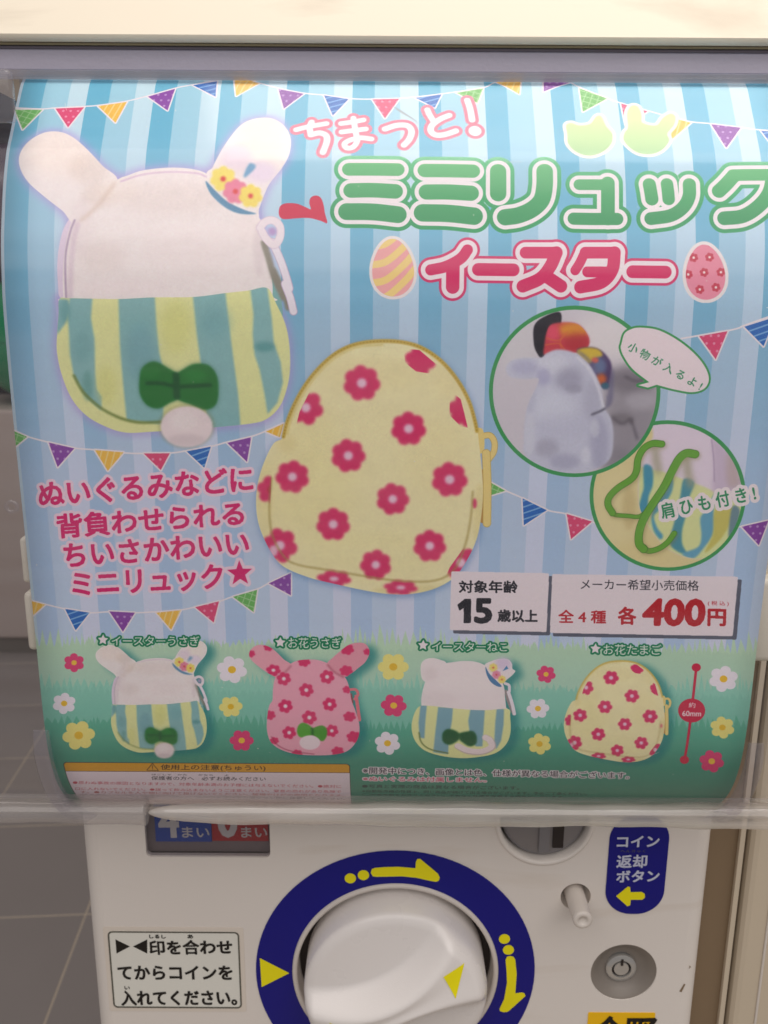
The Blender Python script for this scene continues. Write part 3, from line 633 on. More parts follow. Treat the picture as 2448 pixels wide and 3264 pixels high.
text('はさまないようにご注意ください。小さなお子様の手の届かない所に保管してください。', (262,2536), (1100,2549), 7, [(.1, (120,100,110))])
text('※開発中につき、画像とは色、仕様が異なる場合がございます。', T_((12,122))[0], T_((1575,153))[0], 22, [(4.5, (246,236,240)), (.3, (30,30,44))])
text('※ぬいぐるみは付属しません。', T_((12,165))[0], T_((738,172))[0], 15, [(4.5, (246,236,240)), (.3, (214,60,96))])
DK = (34,74,70)
text('●写真と実際の商品は異なる場合がございます。', T_((8,205))[0], T_((930,216))[0], 11.5, [(.9, DK)])
text('※自動販売機の性質上、同じ商品が続けて出る場合がございます。予めご了承ください。', T_((8,232))[0], T_((1330,250))[0], 9.5, [(.7, DK)])
text('◯対象年齢をお守りください。予告なく仕様を変更する場合がございます。', T_((8,252))[0], T_((1200,266))[0], 8.5, [(.6, DK)])
# paper and halftone grain
IMG *= (1+rng.normal(0, .010, IMG.shape)+blur(rng.normal(0, 1, IMG.shape[:2]).astype(np.float32), 1)[..., None]*.02).astype(np.float32)
IMG = np.clip(IMG, 0, 1)
pimg = bpy.data.images.new('poster_print', TW, TH, alpha=False)
buf = np.ones((TH, TW, 4), np.float32); buf[..., :3] = IMG[::-1]
pimg.pixels.foreach_set(buf.ravel()); pimg.update(); pimg.pack()

# ------------------------------------------------------------------ materials
def lin(c): return tuple(((v/255)/12.92 if v/255 <= .04045 else ((v/255+.055)/1.055)**2.4) for v in c[:3])+(1.0,)
def mat(name, col, rough=.4, spec=.5, noise=.0, nscale=60, bump=0.0, bscale=900, metal=0.0, trans=0.0, coat=0.0, sss=0.0, stain=None):
    m = bpy.data.materials.new(name); m.use_nodes = True; nt = m.node_tree; p = nt.nodes['Principled BSDF']
    p.inputs['Base Color'].default_value = lin(col); p.inputs['Roughness'].default_value = rough
    p.inputs['Specular IOR Level'].default_value = spec; p.inputs['Metallic'].default_value = metal
    p.inputs['Coat Weight'].default_value = coat
    tc = nt.nodes.new('ShaderNodeTexCoord')
    last = None
    if noise:
        n = nt.nodes.new('ShaderNodeTexNoise'); n.inputs['Scale'].default_value = nscale; n.inputs['Detail'].default_value = 6
        nt.links.new(tc.outputs['Object'], n.inputs['Vector'])
        r = nt.nodes.new('ShaderNodeMapRange'); r.inputs[3].default_value = 1-noise; r.inputs[4].default_value = 1+noise*.6
        nt.links.new(n.outputs['Fac'], r.inputs[0])
        mx = nt.nodes.new('ShaderNodeMix'); mx.data_type = 'RGBA'; mx.blend_type = 'MULTIPLY'; mx.inputs[0].default_value = 1
        mx.inputs[6].default_value = lin(col); nt.links.new(r.outputs[0], mx.inputs[7]); last = mx.outputs[2]
        rr = nt.nodes.new('ShaderNodeMapRange'); rr.inputs[3].default_value = max(rough-.08, .02); rr.inputs[4].default_value = rough+.10
        nt.links.new(n.outputs['Fac'], rr.inputs[0]); nt.links.new(rr.outputs[0], p.inputs['Roughness'])
    if stain:                      # grubby smears with a shape of their own
        n = nt.nodes.new('ShaderNodeTexNoise'); n.inputs['Scale'].default_value = 9; n.inputs['Detail'].default_value = 8; n.inputs['Distortion'].default_value = .6
        mp = nt.nodes.new('ShaderNodeMapping'); mp.inputs['Scale'].default_value = (1, 1, 5)
        nt.links.new(tc.outputs['Object'], mp.inputs[0]); nt.links.new(mp.outputs[0], n.inputs['Vector'])
        r = nt.nodes.new('ShaderNodeMapRange'); r.inputs[1].default_value = .60; r.inputs[2].default_value = .78; r.inputs[4].default_value = .45
        nt.links.new(n.outputs['Fac'], r.inputs[0])
        mx = nt.nodes.new('ShaderNodeMix'); mx.data_type = 'RGBA'; nt.links.new(r.outputs[0], mx.inputs[0])
        if last: nt.links.new(last, mx.inputs[6])
        else: mx.inputs[6].default_value = lin(col)
        mx.inputs[7].default_value = lin(stain); last = mx.outputs[2]
    if last: nt.links.new(last, p.inputs['Base Color'])
    if bump:
        n = nt.nodes.new('ShaderNodeTexNoise'); n.inputs['Scale'].default_value = bscale; n.inputs['Detail'].default_value = 3
        nt.links.new(tc.outputs['Object'], n.inputs['Vector'])
        b = nt.nodes.new('ShaderNodeBump'); b.inputs['Strength'].default_value = bump; b.inputs['Distance'].default_value = .0004
        nt.links.new(n.outputs['Fac'], b.inputs['Height']); nt.links.new(b.outputs[0], p.inputs['Normal'])
    return m
def clear(name, hvar=None, tint=(.97,.97,.98), rough=.04, haze=0.0, hazecol=(.9,.9,.92), ior=1.45, bump=.0, bscale=30, gain=1.0):
    # thin clear plastic sheet: see-through, with Fresnel reflection on its outer face and a little milkiness
    m = bpy.data.materials.new(name); m.use_nodes = True; nt = m.node_tree; nt.nodes.clear()
    out = nt.nodes.new('ShaderNodeOutputMaterial'); tr = nt.nodes.new('ShaderNodeBsdfTransparent'); gl = nt.nodes.new('ShaderNodeBsdfGlossy')
    tr.inputs[0].default_value = (*tint, 1); gl.inputs['Roughness'].default_value = rough
    fr = nt.nodes.new('ShaderNodeFresnel'); fr.inputs[0].default_value = ior
    ge = nt.nodes.new('ShaderNodeNewGeometry'); sub = nt.nodes.new('ShaderNodeMath'); sub.operation = 'SUBTRACT'; sub.inputs[0].default_value = gain
    nt.links.new(ge.outputs['Backfacing'], sub.inputs[1]); sub.use_clamp = True
    mu = nt.nodes.new('ShaderNodeMath'); mu.operation = 'MULTIPLY'; nt.links.new(fr.outputs[0], mu.inputs[0]); nt.links.new(sub.outputs[0], mu.inputs[1])
    base = tr.outputs[0]
    if haze:
        df = nt.nodes.new('ShaderNodeBsdfDiffuse'); df.inputs[0].default_value = (*hazecol, 1); tl_ = nt.nodes.new('ShaderNodeBsdfTranslucent'); tl_.inputs[0].default_value = (*hazecol, 1)
        ad = nt.nodes.new('ShaderNodeMixShader'); nt.links.new(df.outputs[0], ad.inputs[1]); nt.links.new(tl_.outputs[0], ad.inputs[2])
        mh = nt.nodes.new('ShaderNodeMixShader'); mh.inputs[0].default_value = haze
        if hvar:                   # patchy haze streaks; on the lip and foot they paint light
            tc2 = nt.nodes.new('ShaderNodeTexCoord'); n2 = nt.nodes.new('ShaderNodeTexNoise'); n2.inputs['Scale'].default_value = 24; n2.inputs['Detail'].default_value = 3
            m2 = nt.nodes.new('ShaderNodeMapping'); m2.inputs['Scale'].default_value = (.4, 6, 6); nt.links.new(tc2.outputs['Object'], m2.inputs[0]); nt.links.new(m2.outputs[0], n2.inputs['Vector'])
            r2 = nt.nodes.new('ShaderNodeMapRange'); r2.inputs[1].default_value = .35; r2.inputs[2].default_value = .65; r2.inputs[3].default_value = hvar[0]; r2.inputs[4].default_value = hvar[1]
            nt.links.new(n2.outputs['Fac'], r2.inputs[0]); nt.links.new(r2.outputs[0], mh.inputs[0])
        nt.links.new(tr.outputs[0], mh.inputs[1]); nt.links.new(ad.outputs[0], mh.inputs[2]); base = mh.outputs[0]
    if bump:
        tc = nt.nodes.new('ShaderNodeTexCoord'); n = nt.nodes.new('ShaderNodeTexNoise'); n.inputs['Scale'].default_value = bscale; n.inputs['Detail'].default_value = 1.5
        mp = nt.nodes.new('ShaderNodeMapping'); mp.inputs['Scale'].default_value = (.35, 1, 1); nt.links.new(tc.outputs['Object'], mp.inputs[0]); nt.links.new(mp.outputs[0], n.inputs['Vector'])
        b = nt.nodes.new('ShaderNodeBump'); b.inputs['Strength'].default_value = bump; b.inputs['Distance'].default_value = .002
        nt.links.new(n.outputs['Fac'], b.inputs['Height']); nt.links.new(b.outputs[0], gl.inputs['Normal'])
    mx = nt.nodes.new('ShaderNodeMixShader'); nt.links.new(mu.outputs[0], mx.inputs[0]); nt.links.new(base, mx.inputs[1]); nt.links.new(gl.outputs[0], mx.inputs[2])
    nt.links.new(mx.outputs[0], out.inputs[0]); return m
MAT = dict(
 cream=mat('cream_abs_plastic', (236,229,222), .42, .45, .035, 14, .25, 2600, stain=(206,190,170)),
 header=mat('cream_header_plastic', (246,236,216), .40, .4, .02, 8, .04, 2200, stain=(176,160,140)),
 rim=mat('white_plastic', (222,214,206), .35, .5, .02, 30, .1, 2000),
 knob=mat('white_knob_plastic', (238,233,230), .27, .5, .02, 25, .12, 2400, stain=None),
 blue=mat('blue_vinyl', (3,3,130), .38, .4, .04, 60, .08, 3000),
 yellow=mat('yellow_vinyl', (250,238,8), .42, .4, .03, 80),
 orange=mat('yellow_sticker_vinyl', (255,200,4), .45, .4, .03, 80),
 ink=mat('black_ink', (34,30,26), .6, .3, .1, 200),
 white_ink=mat('pale_ink', (206,210,232), .6, .3, .05, 200),
 sticker=mat('white_sticker_paper', (236,235,226), .5, .4, .03, 40, .05, 1500),
 sticker_edge=mat('clear_sticker_margin', (232,222,210), .3, .5, .03, 40),
 grey_ink=mat('grey_ink', (96,94,84), .6, .3, .1, 200),
 red_card=mat('red_card', (196,18,22), .55, .3, .03, 60),
 blue_card=mat('blue_card', (26,76,180), .55, .3, .03, 60),
 card_ink=mat('card_white_ink', (228,226,220), .6, .3, .03, 60),
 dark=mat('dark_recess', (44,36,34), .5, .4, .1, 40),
 window_back=mat('window_backing', (150,136,134), .5, .4, .05, 40),
 metal=mat('grey_coin_plate', (136,134,138), .34, .5, .05, 60, .1, 1500, metal=.35),
 lock=mat('lock_steel', (196,194,190), .22, .5, .08, 300, .1, 1500, metal=.45),
 bowl=mat('grey_lock_bowl', (138,130,122), .4, .5, .05, 90),
 rail=mat('grey_violet_rail', (164,160,176), .38, .5, .05, 24, .2, 700),
 seam=mat('dark_seam', (92,86,96), .6, .3, .1, 50),
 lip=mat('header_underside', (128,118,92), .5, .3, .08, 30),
 gap=mat('brown_side_panel', (134,114,90), .6, .3, .05, 12),
 neighbour=mat('neighbour_cream_plastic', (208,194,172), .45, .4, .04, 10),
 peg=mat('white_clip_plastic', (232,224,206), .35, .5, .03, 40),
 floor=mat('grey_floor_tile', (160,151,147), .5, .4, .06, 5),
 grout=mat('pale_grout', (214,198,178), .8, .2, .08, 30),
 wall=mat('shop_wall_paint', (170,154,144), .7, .3, .05, 4),
 far_body=mat('far_machine_plastic', (204,188,180), .5, .4, .05, 5),
 far_dark=mat('far_machine_window', (36,30,44), .3, .5, .1, 5),
 capsule=mat('green_capsule_plastic', (18,150,96), .25, .5, .05, 20),
 capsule_b=mat('violet_capsule_plastic', (70,40,70), .3, .5, .05, 20),
)
CL = clear('clear_cover_plastic', rough=.10, hvar=(.006,.034), bump=.10, bscale=14, haze=.045)
CLH = clear('milky_cover_edge', tint=(.86,.85,.88), haze=.30, hazecol=(.80,.78,.82), rough=.10)
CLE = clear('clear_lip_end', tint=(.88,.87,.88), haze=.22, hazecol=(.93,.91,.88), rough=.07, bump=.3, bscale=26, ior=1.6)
CLF = clear('cover_foot_veil', tint=(.95,.94,.94), haze=.22, hvar=(.08,.40), hazecol=(.93,.90,.86), rough=.12, bump=.2, bscale=30)  # haze paints the whitish veil of light over the foot
CLR = clear('clear_rib_plastic', tint=(.92,.91,.94), haze=.08, hazecol=(.85,.84,.88), rough=.07, gain=1.0)
CLIP = clear('lip_glow_plastic', hvar=(.20, .72), tint=(.90,.88,.86), haze=.6, hazecol=(.98,.96,.92), rough=.09, bump=.3, bscale=26, ior=1.8)  # milky haze paints the bright lamp glow along the lip
GLS = clear('window_glass', tint=(.86,.85,.87), haze=.05, rough=.08)
pm = bpy.data.materials.new('printed_paper'); pm.use_nodes = True; nt = pm.node_tree; pb = nt.nodes['Principled BSDF']
ti = nt.nodes.new('ShaderNodeTexImage'); ti.image = pimg; ti.extension = 'EXTEND'; nt.links.new(ti.outputs[0], pb.inputs['Base Color'])
pb.inputs['Roughness'].default_value = .55; pb.inputs['Specular IOR Level'].default_value = .3

# ------------------------------------------------------------------ object helpers
COL = sc.collection
def mesh_obj(name, verts, faces, m, parent=None, smooth_=False):
    me = bpy.data.meshes.new(name); me.from_pydata([tuple(v) for v in verts], [], [tuple(f) for f in faces]); me.update()
    if m: me.materials.append(m)
    if smooth_: me.polygons.foreach_set('use_smooth', [True]*len(me.polygons))
    o = bpy.data.objects.new(name, me); COL.objects.link(o)
    if parent: o.parent = parent
    return o
def bm_obj(name, bm, m, parent=None, smooth_=False):
    bmesh.ops.recalc_face_normals(bm, faces=bm.faces)
    me = bpy.data.meshes.new(name); bm.to_mesh(me); bm.free(); me.materials.append(m)
    if smooth_: me.polygons.foreach_set('use_smooth', [True]*len(me.polygons))
    o = bpy.data.objects.new(name, me); COL.objects.link(o)
    if parent: o.parent = parent
    return o
def thing(name, label, cat, group=None, loc=(0, 0, 0)):
    o = bpy.data.objects.new(name, None); COL.objects.link(o); o.location = loc
    o['label'] = label; o['category'] = cat
    if group: o['group'] = group
    return o
def add_box(bm, x0, x1, y0, y1, z0, z1, bev=0):
    g_ = bmesh.ops.create_cube(bm, size=1); vs = g_['verts']
    for v in vs: v.co = Vector(((x0+x1)/2+v.co.x*(x1-x0), (y0+y1)/2+v.co.y*(y1-y0), (z0+z1)/2+v.co.z*(z1-z0)))
    if bev:
        es = list({e for v in vs for e in v.link_edges})
        bmesh.ops.bevel(bm, geom=es, offset=bev, segments=3, affect='EDGES', profile=.5)
def box_obj(name, b, m, parent=None, bev=0, sm=False):
    bm = bmesh.new(); add_box(bm, *b, bev=bev); return bm_obj(name, bm, m, parent, sm)
def lathe(name, cx, cz, prof, m, parent=None, n=64, smooth_=True, flat_angle=None):
    # prof: (radius, y) rings about an axis along Y
    V, F = [], []
    for r, y in prof:
        for i in range(n): a = 2*math.pi*i/n; V.append((cx+r*math.cos(a), y, cz+r*math.sin(a)))
    for k in range(len(prof)-1):
        for i in range(n): j = (i+1) % n; F.append((k*n+i, k*n+j, (k+1)*n+j, (k+1)*n+i))
    if prof[0][0] < 1e-4*3: F.append(tuple(range(n)))
    if prof[-1][0] < 1e-4*3: F.append(tuple(range((len(prof)-1)*n, len(prof)*n))[::-1])
    o = mesh_obj(name, V, F, m, parent, smooth_)
    bm = bmesh.new(); bm.from_mesh(o.data); bmesh.ops.recalc_face_normals(bm, faces=bm.faces); bm.to_mesh(o.data); bm.free()
    if flat_angle: o.data.set_sharp_from_angle(angle=R(flat_angle))
    return o
def extrude_poly(name, loops, y, t, m, parent=None):
    # loops of (x, z), outer first; front face at depth y (towards the camera), thickness t behind it
    tri = geometry.tessellate_polygon([[Vector((a, 0, b)) for a, b in l] for l in loops])
    P = [p for l in loops for p in l]; n = len(P)
    V = [(a, y, b) for a, b in P]+[(a, y+t, b) for a, b in P]
    F = [tuple(f) for f in tri]+[tuple(i+n for i in f[::-1]) for f in tri]; k = 0
    for l in loops:
        for i in range(len(l)): j = (i+1) % len(l); F.append((k+i, k+j, k+j+n, k+i+n))
        k += len(l)
    o = mesh_obj(name, V, F, m, parent)
    bm = bmesh.new(); bm.from_mesh(o.data); bmesh.ops.recalc_face_normals(bm, faces=bm.faces); bm.to_mesh(o.data); bm.free()
    return o
def circ(cx, cz, r, n=48, ph0=0): return [(cx+r*math.cos(ph0+2*math.pi*i/n), cz+r*math.sin(ph0+2*math.pi*i/n)) for i in range(n)]
def rrect(x0, x1, z0, z1, r, n=6):
    P = []
    for cx, cz, a0 in ((x1-r, z1-r, 0), (x0+r, z1-r, 90), (x0+r, z0+r, 180), (x1-r, z0+r, 270)):
        for i in range(n+1): a = R(a0+90*i/n); P.append((cx+r*math.cos(a), cz+r*math.sin(a)))
    return P
def sign(name, s, p0, p1, h, y, m, parent, bold=0.0, lean=0.0):
    # lettering laid on an upright face: p0, p1 ink-box bottom corners (x, z)
    V, E, tri = glyphs(s); lo, hi = V.min(0), V.max(0); N = (V-lo)/(hi-lo)
    p0, p1 = np.array(p0), np.array(p1); d = p1-p0; u = d/np.hypot(*d); up = np.array([-u[1], u[0]])
    P = p0+N[:, :1]*d+N[:, 1:]*(up*h+u*h*lean)
    if bold:
        nb = np.zeros_like(P)
        for a, b in E:
            t_ = P[b]-P[a]; L = np.hypot(*t_)
            if L < 1e-9: continue
            nrm = np.array([t_[1], -t_[0]])/L; nb[a] += nrm; nb[b] += nrm
        L = np.hypot(nb[:,0], nb[:,1])[:, None]; P = P+nb/np.maximum(L, 1e-9)*bold
    return mesh_obj(name, [(a, y, b) for a, b in P], [f for f in tri], m, parent)
PD = .340                           # depth of the control panel's face
pp = lambda p, d=PD: tuple(plane([p], d)[0])

# ------------------------------------------------------------------ setting: floor, wall
fl_base = box_obj('floor', (-2.5, 2.5, -1.0, 4.2, -.06, -.0006), MAT['grout']); fl_base['kind'] = 'structure'
bm = bmesh.new(); add_box(bm, .0015, .2985, .0015, .2985, -.004, 0, bev=.0012); tile0 = bm_obj('tile', bm, MAT['floor'])
yaw = R(4.0); ca, sa = math.cos(yaw), math.sin(yaw)
# one grout crossing lies at the spot measured in the photograph
gx, gy = -0.565, 1.452
first = True
for i in range(-5, 6):
    for j in range(-4, 9):
        lx, ly = i*.3, j*.3
        x, y = gx+lx*ca+ly*sa*-1, gy+lx*sa+ly*ca
        if not (-2.3 < x < 2.1 and .15 < y < 3.9): continue
        o = tile0 if first else tile0.copy()
        if not first: COL.objects.link(o)
        first = False; o.location = (x, y, 0); o.rotation_euler = (0, 0, yaw); o.parent = fl_base
wl = box_obj('wall', (-3.2, 3.2, 4.2, 4.3, -.06, 3.2), MAT['wall']); wl['kind'] = 'structure'

# ------------------------------------------------------------------ the capsule machine
mc = thing('capsule_machine', 'cream capsule toy vending machine with blue ringed turning knob and clear bowed cover', 'vending machine', loc=(0, PD, 0))
mc.location = (0, 0, 0)
XL, XR = pp((264,2617))[0], pp((2267.5,2638))[0]
XL -= .0022; XR += .0024
ZT = CAM_H+.078; RV = .008
# holes in the panel
wx0, wz0 = pp((467,2731)); wx1, _ = pp((862,2731)); wz1 = pp((660,2560))[1]
ccx, ccz = pp((1738.6,2600)); CR = .0200; ccz = pp((1738,2746))[1]+CR
bcx, bcz = pp((1835,2858)); BR = .0067
kcx, kcz = pp((1988,3100)); KR = .0150
dcx, dcz = pp((1260,3099)); DR0 = .0450
outer = [(XL+RV, .02), (XR-RV, .02), (XR-RV, ZT), (XL+RV, ZT)]
holes = [rrect(wx0, wx1, wz0, wz1, .0022), circ(ccx, ccz, CR), circ(bcx, bcz, BR, 32), circ(kcx, kcz, KR), circ(dcx, dcz, DR0, 72)]
fp = extrude_poly('front_panel', [outer]+holes, PD, .003, MAT['cream'], mc)
fp['label'] = 'flat cream control panel with round and rectangular openings'
# side walls with rounded front corners
for sgn, xe in ((-1, XL), (1, XR)):
    V, F = [], []; n = 8
    pts = [(xe-sgn*RV, PD)]+[(xe-sgn*RV+sgn*RV*math.sin(R(90*i/n)), PD+RV-RV*math.cos(R(90*i/n))) for i in range(1, n+1)]+[(xe, PD+.30)]
    for x, y in pts: V += [(x, y, .02), (x, y, ZT)]
    for i in range(len(pts)-1): F.append((2*i, 2*i+2, 2*i+3, 2*i+1) if sgn > 0 else (2*i+1, 2*i+3, 2*i+2, 2*i))
    mesh_obj('side_wall', V, F, MAT['cream'], mc, True)
box_obj('back_wall', (XL+.001, XR-.001, PD+.298, PD+.302, .02, ZT), MAT['cream'], mc)
box_obj('base_plinth', (XL+.004, XR-.004, PD+.006, PD+.296, 0, .02), MAT['dark'], mc)
# header above the cover
hz0 = CAM_H+.0807; hy = .3270
V, F = [], []
hp = [(hy+.0028, hz0), (hy+.0018, hz0+.0001), (hy+.0009, hz0+.0005), (hy+.0003, hz0+.0011), (hy, hz0+.0019), (hy+.013, hz0+.05), (hy+.030, hz0+.12), (hy+.036, hz0+.14), (hy+.05, hz0+.15), (PD+.30, hz0+.15), (PD+.30, hz0)]
for y, z_ in hp: V += [(-.165, y, z_), (.172, y, z_)]
n = len(hp)
for i in range(n): j = (i+1) % n; F.append((2*i, 2*j, 2*j+1, 2*i+1))
F += [tuple(range(0, 2*n, 2)), tuple(range(1, 2*n, 2))]
hd = mesh_obj('header', V, F, MAT['header'], mc)
bm = bmesh.new(); bm.from_mesh(hd.data); bmesh.ops.recalc_face_normals(bm, faces=bm.faces); bm.to_mesh(hd.data); bm.free()
hd.data.polygons.foreach_set('use_smooth', [True]*len(hd.data.polygons)); hd.data.set_sharp_from_angle(angle=R(35))
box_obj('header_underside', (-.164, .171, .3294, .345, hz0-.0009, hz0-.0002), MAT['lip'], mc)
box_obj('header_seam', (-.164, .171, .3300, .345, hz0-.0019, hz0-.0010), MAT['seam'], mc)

# poster: a printed sheet bent to the cover's curve, its print is flat artwork
V, F, UV = [], [], []
nx = 20
for i, (h, z_) in enumerate(PR):
    for k in range(nx+1):
        u = k/nx; V.append((SX0+SW*u, h, CAM_H+z_)); UV.append((u, 1-SS[i]/SL))
for i in range(len(PR)-1):
    for k in range(nx):
        a = i*(nx+1)+k; F.append((a, a+nx+1, a+nx+2, a+1))
po = mesh_obj('poster', V, F, pm, None, True)
uvl = po.data.uv_layers.new(name='UVMap')
for l in po.data.loops: uvl.data[l.index].uv = UV[l.vertex_index]
sol = po.modifiers.new('thickness', 'SOLIDIFY'); sol.thickness = .00025; sol.offset = -1
po['label'] = 'bowed Japanese poster of plush rabbit and egg pouches on blue stripes'; po['category'] = 'poster'

# clear cover: bowed sheet 2 mm thick just in front of the poster, rolled under at the foot
tail = [(.3232,-.2072),(.3290,-.2110),(.3350,-.2132)]
CP = catmull([(.3340,.0712)]+PROF[1:]+tail, 8)
tg = np.gradient(CP, axis=0); nrm = np.stack([tg[:,1], -tg[:,0]], 1); nrm /= np.hypot(nrm[:,0], nrm[:,1])[:, None]
if nrm[len(nrm)//2][0] > 0: nrm = -nrm
inn, out_ = CP+nrm*.0008, CP+nrm*.0026
cx0, cx1 = -.158, .166
def ribbon(name, pin, pout, x0, x1, m, parent, nx=2):
    L = np.concatenate([pout, pin[::-1]]); n = len(L); V, F = [], []
    for k in range(nx+1):
        x = x0+(x1-x0)*k/nx; V += [(x, p[0], CAM_H+p[1]) for p in L]
    for k in range(nx):
        for i in range(n): j = (i+1) % n; F.append((k*n+i, k*n+j, (k+1)*n+j, (k+1)*n+i))
    F.append(tuple(range(n))[::-1]); F.append(tuple(range(nx*n, nx*n+n)))
    o = mesh_obj(name, V, F, m, parent, True)
    bm = bmesh.new(); bm.from_mesh(o.data); bmesh.ops.recalc_face_normals(bm, faces=bm.faces); bm.to_mesh(o.data); bm.free()
    o.data.set_sharp_from_angle(angle=R(40)); return o
kf = int(np.argmax(CP[:,1] < -.1905))
cov = ribbon('clear_cover', inn[:kf+1], out_[:kf+1], cx0, cx1, CL, mc)
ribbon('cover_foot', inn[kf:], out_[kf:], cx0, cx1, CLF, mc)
# rounded lip bead along the foot of the cover
lz, ly = CAM_H-.1998, .3086
def bead(name, xa, xb, m, taper=False):
    V, F = [], []; n = 20; NX = 60
    for k in range(NX+1):
        u = k/NX
        if taper: u = 1-(1-u)**1.0 if u > .12 else .12*(u/.12)**2
        x = xa+(xb-xa)*u
        rr = .0047+.0004*math.sin(x*57)+.0002*math.sin(x*210+1)
        if taper: rr *= math.sqrt(max(1e-4, min(1, (x-xa)/.055)*(2-min(1, (x-xa)/.055))))
        for i in range(n): a_ = 2*math.pi*i/n; V.append((x, ly+rr*.95*math.cos(a_), lz+rr*math.sin(a_)))
    for k in range(NX):
        for i in range(n): j = (i+1) % n; F.append((k*n+i, k*n+j, (k+1)*n+j, (k+1)*n+i))
    F.append(tuple(range(n))); F.append(tuple(range(NX*n, NX*n+n))[::-1])
    o = mesh_obj(name, V, F, m, mc, True)
    bm = bmesh.new(); bm.from_mesh(o.data); bmesh.ops.recalc_face_normals(bm, faces=bm.faces); bm.to_mesh(o.data); bm.free()
bead('cover_lip', -.092, cx1, CLIP, True)  # milky length, tapered to the shape of the painted highlight
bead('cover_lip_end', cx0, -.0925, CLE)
# top rail and the milky flange under it
rz1 = CAM_H+.0792; rz0 = CAM_H+.0722
box_obj('top_rail', (cx0, cx1, .3305, .3450, rz0, rz1), MAT['rail'], mc, bev=.0004)
box_obj('rail_flange', (cx0, cx1, .3292, .3300, CAM_H+.0691, rz0-.0002), CLH, mc)
# guide ribs at both lower corners
def rib(x0a, x0b, zt, zb, wdt=.0058, lean=0.0):
    idx = [i for i in range(len(out_)) if zb <= out_[i][1] <= zt]
    base = out_[idx]; nn = nrm[idx]; k = len(idx)
    hgt = np.array([.0042*min(1, (t_/(k-1))*9+.25, ((k-1-t_)/(k-1))*6+.2) for t_ in range(k)])
    V, F = [], []
    for t_ in range(k):
        x = x0a+(x0b-x0a)*(t_/(k-1))**2
        for dx, hh in ((-wdt/2, 0.0001), (-wdt/2*.86, .8), (-wdt*.3, 1), (wdt*.3, 1), (wdt/2*.86, .8), (wdt/2, 0.0001)):
            p = base[t_]+nn[t_]*hgt[t_]*hh; V.append((x+dx, p[0], CAM_H+p[1]))
    for t_ in range(k-1):
        for i in range(6): j = (i+1) % 6; F.append((t_*6+i, t_*6+j, (t_+1)*6+j, (t_+1)*6+i))
    F.append((0,1,2,3,4,5)); F.append(tuple((k-1)*6+i for i in range(6))[::-1])
    o = mesh_obj('guide_rib', V, F, CLR, mc, True); bm = bmesh.new(); bm.from_mesh(o.data); bmesh.ops.recalc_face_normals(bm, faces=bm.faces); bm.to_mesh(o.data); bm.free()
    o.data.set_sharp_from_angle(angle=R(45)); return o
rib(-.1256, -.1200, -.157, -.2105)
rib(.1378, .1330, -.160, -.2105)
tab = box_obj('corner_tab', (-.138, -.1207, .3085, .3130, CAM_H+.0520, CAM_H+.0680), CLR, mc, bev=.0016, sm=True)
# moulded ring mark on the left margin
px_, pz_ = plane([(38,1615)], .2945)[0]
lathe('moulded_ring', px_, pz_, [(.0012,.2946),(.0014,.2938),(.0019,.2936),(.0023,.2939),(.0024,.2947)], CLR, mc, 24)
# dust and hairline scratches on the outer face of the cover
r_ = random.Random(11); V, F = [], []
for q_ in range(70):
    i = r_.randrange(20, len(out_)-30); x = r_.uniform(-.125, .135); a = r_.uniform(0, math.pi); L = r_.uniform(.00008, .0002) if q_ % 12 else r_.uniform(.0012, .003); W_ = L*.7 if q_ % 12 else .00004
    p = out_[i]+nrm[i]*.00008; tt = tg[i]/np.hypot(*tg[i])
    for u_, v_ in ((-L, -W_), (L, -W_), (L, W_), (-L, W_)):
        du, dv = u_*math.cos(a)-v_*math.sin(a), u_*math.sin(a)+v_*math.cos(a); V.append((x+du, p[0]+tt[0]*dv, CAM_H+p[1]+tt[1]*dv))
    k = len(V); F.append((k-4, k-3, k-2, k-1))
ds = mesh_obj('dust_specks', V, F, MAT['card_ink'], mc); ds['kind'] = 'stuff'
# white clips either side
def clip_(px0, px1, py0, py1, d, cap_=.0):
    x0, z1 = plane([(px0, py0)], d)[0]; x1, z0 = plane([(px1, py1)], d)[0]
    bm = bmesh.new(); add_box(bm, x0, x1, d, d+.012, z0, z1, bev=min((x1-x0)*.45, .0026)); return bm_obj('side_clip', bm, MAT['peg'], mc, True)
clip_(70, 124, 1890, 2076, .306); clip_(58, 100, 1715, 1860, .312)
clip_(2404, 2470, 1846, 2114, .308); clip_(2418, 2480, 1700, 1840, .314)

# counter window
box_obj('window_backing', (wx0-.004, wx1+.004, PD+.0050, PD+.0070, wz0-.004, wz1+.004), MAT['window_back'], mc)
for b_, nm in (((wx0-.003, wx0-.0005, PD+.003, PD+.008, wz0-.003, wz1), 'window_frame'), ((wx1+.0005, wx1+.003, PD+.003, PD+.008, wz0-.003, wz1), 'window_frame'), ((wx0-.003, wx1+.003, PD+.003, PD+.014, wz0-.003, wz0-.0005), 'window_frame')):
    box_obj(nm, b_, MAT['dark'], mc)
cd = PD+.0026
def card(px0, px1, py1, m, num, npx, word, wpx):
    x0, z0 = plane([(px0, py1)], cd)[0]; x1 = plane([(px1, py1)], cd)[0][0]
    c_ = box_obj('counter_card', (x0, x1, cd, cd+.001, z0, z0+.034), m, mc)
    a = plane([(npx[0], npx[2])], cd)[0]; b = plane([(npx[1], npx[2])], cd)[0]
    sign('numeral', num, a, b, .0158, cd-.0003, MAT['card_ink'], c_, bold=.0007)
    a = plane([(wpx[0], wpx[2])], cd)[0]; b = plane([(wpx[1], wpx[2])], cd)[0]
    sign('lettering', word, a, b, .0052, cd-.0003, MAT['card_ink'], c_, bold=.0001)
card(497, 675, 2682, MAT['blue_card'], '4', (512, 570, 2666), 'まい', (582, 668, 2668))
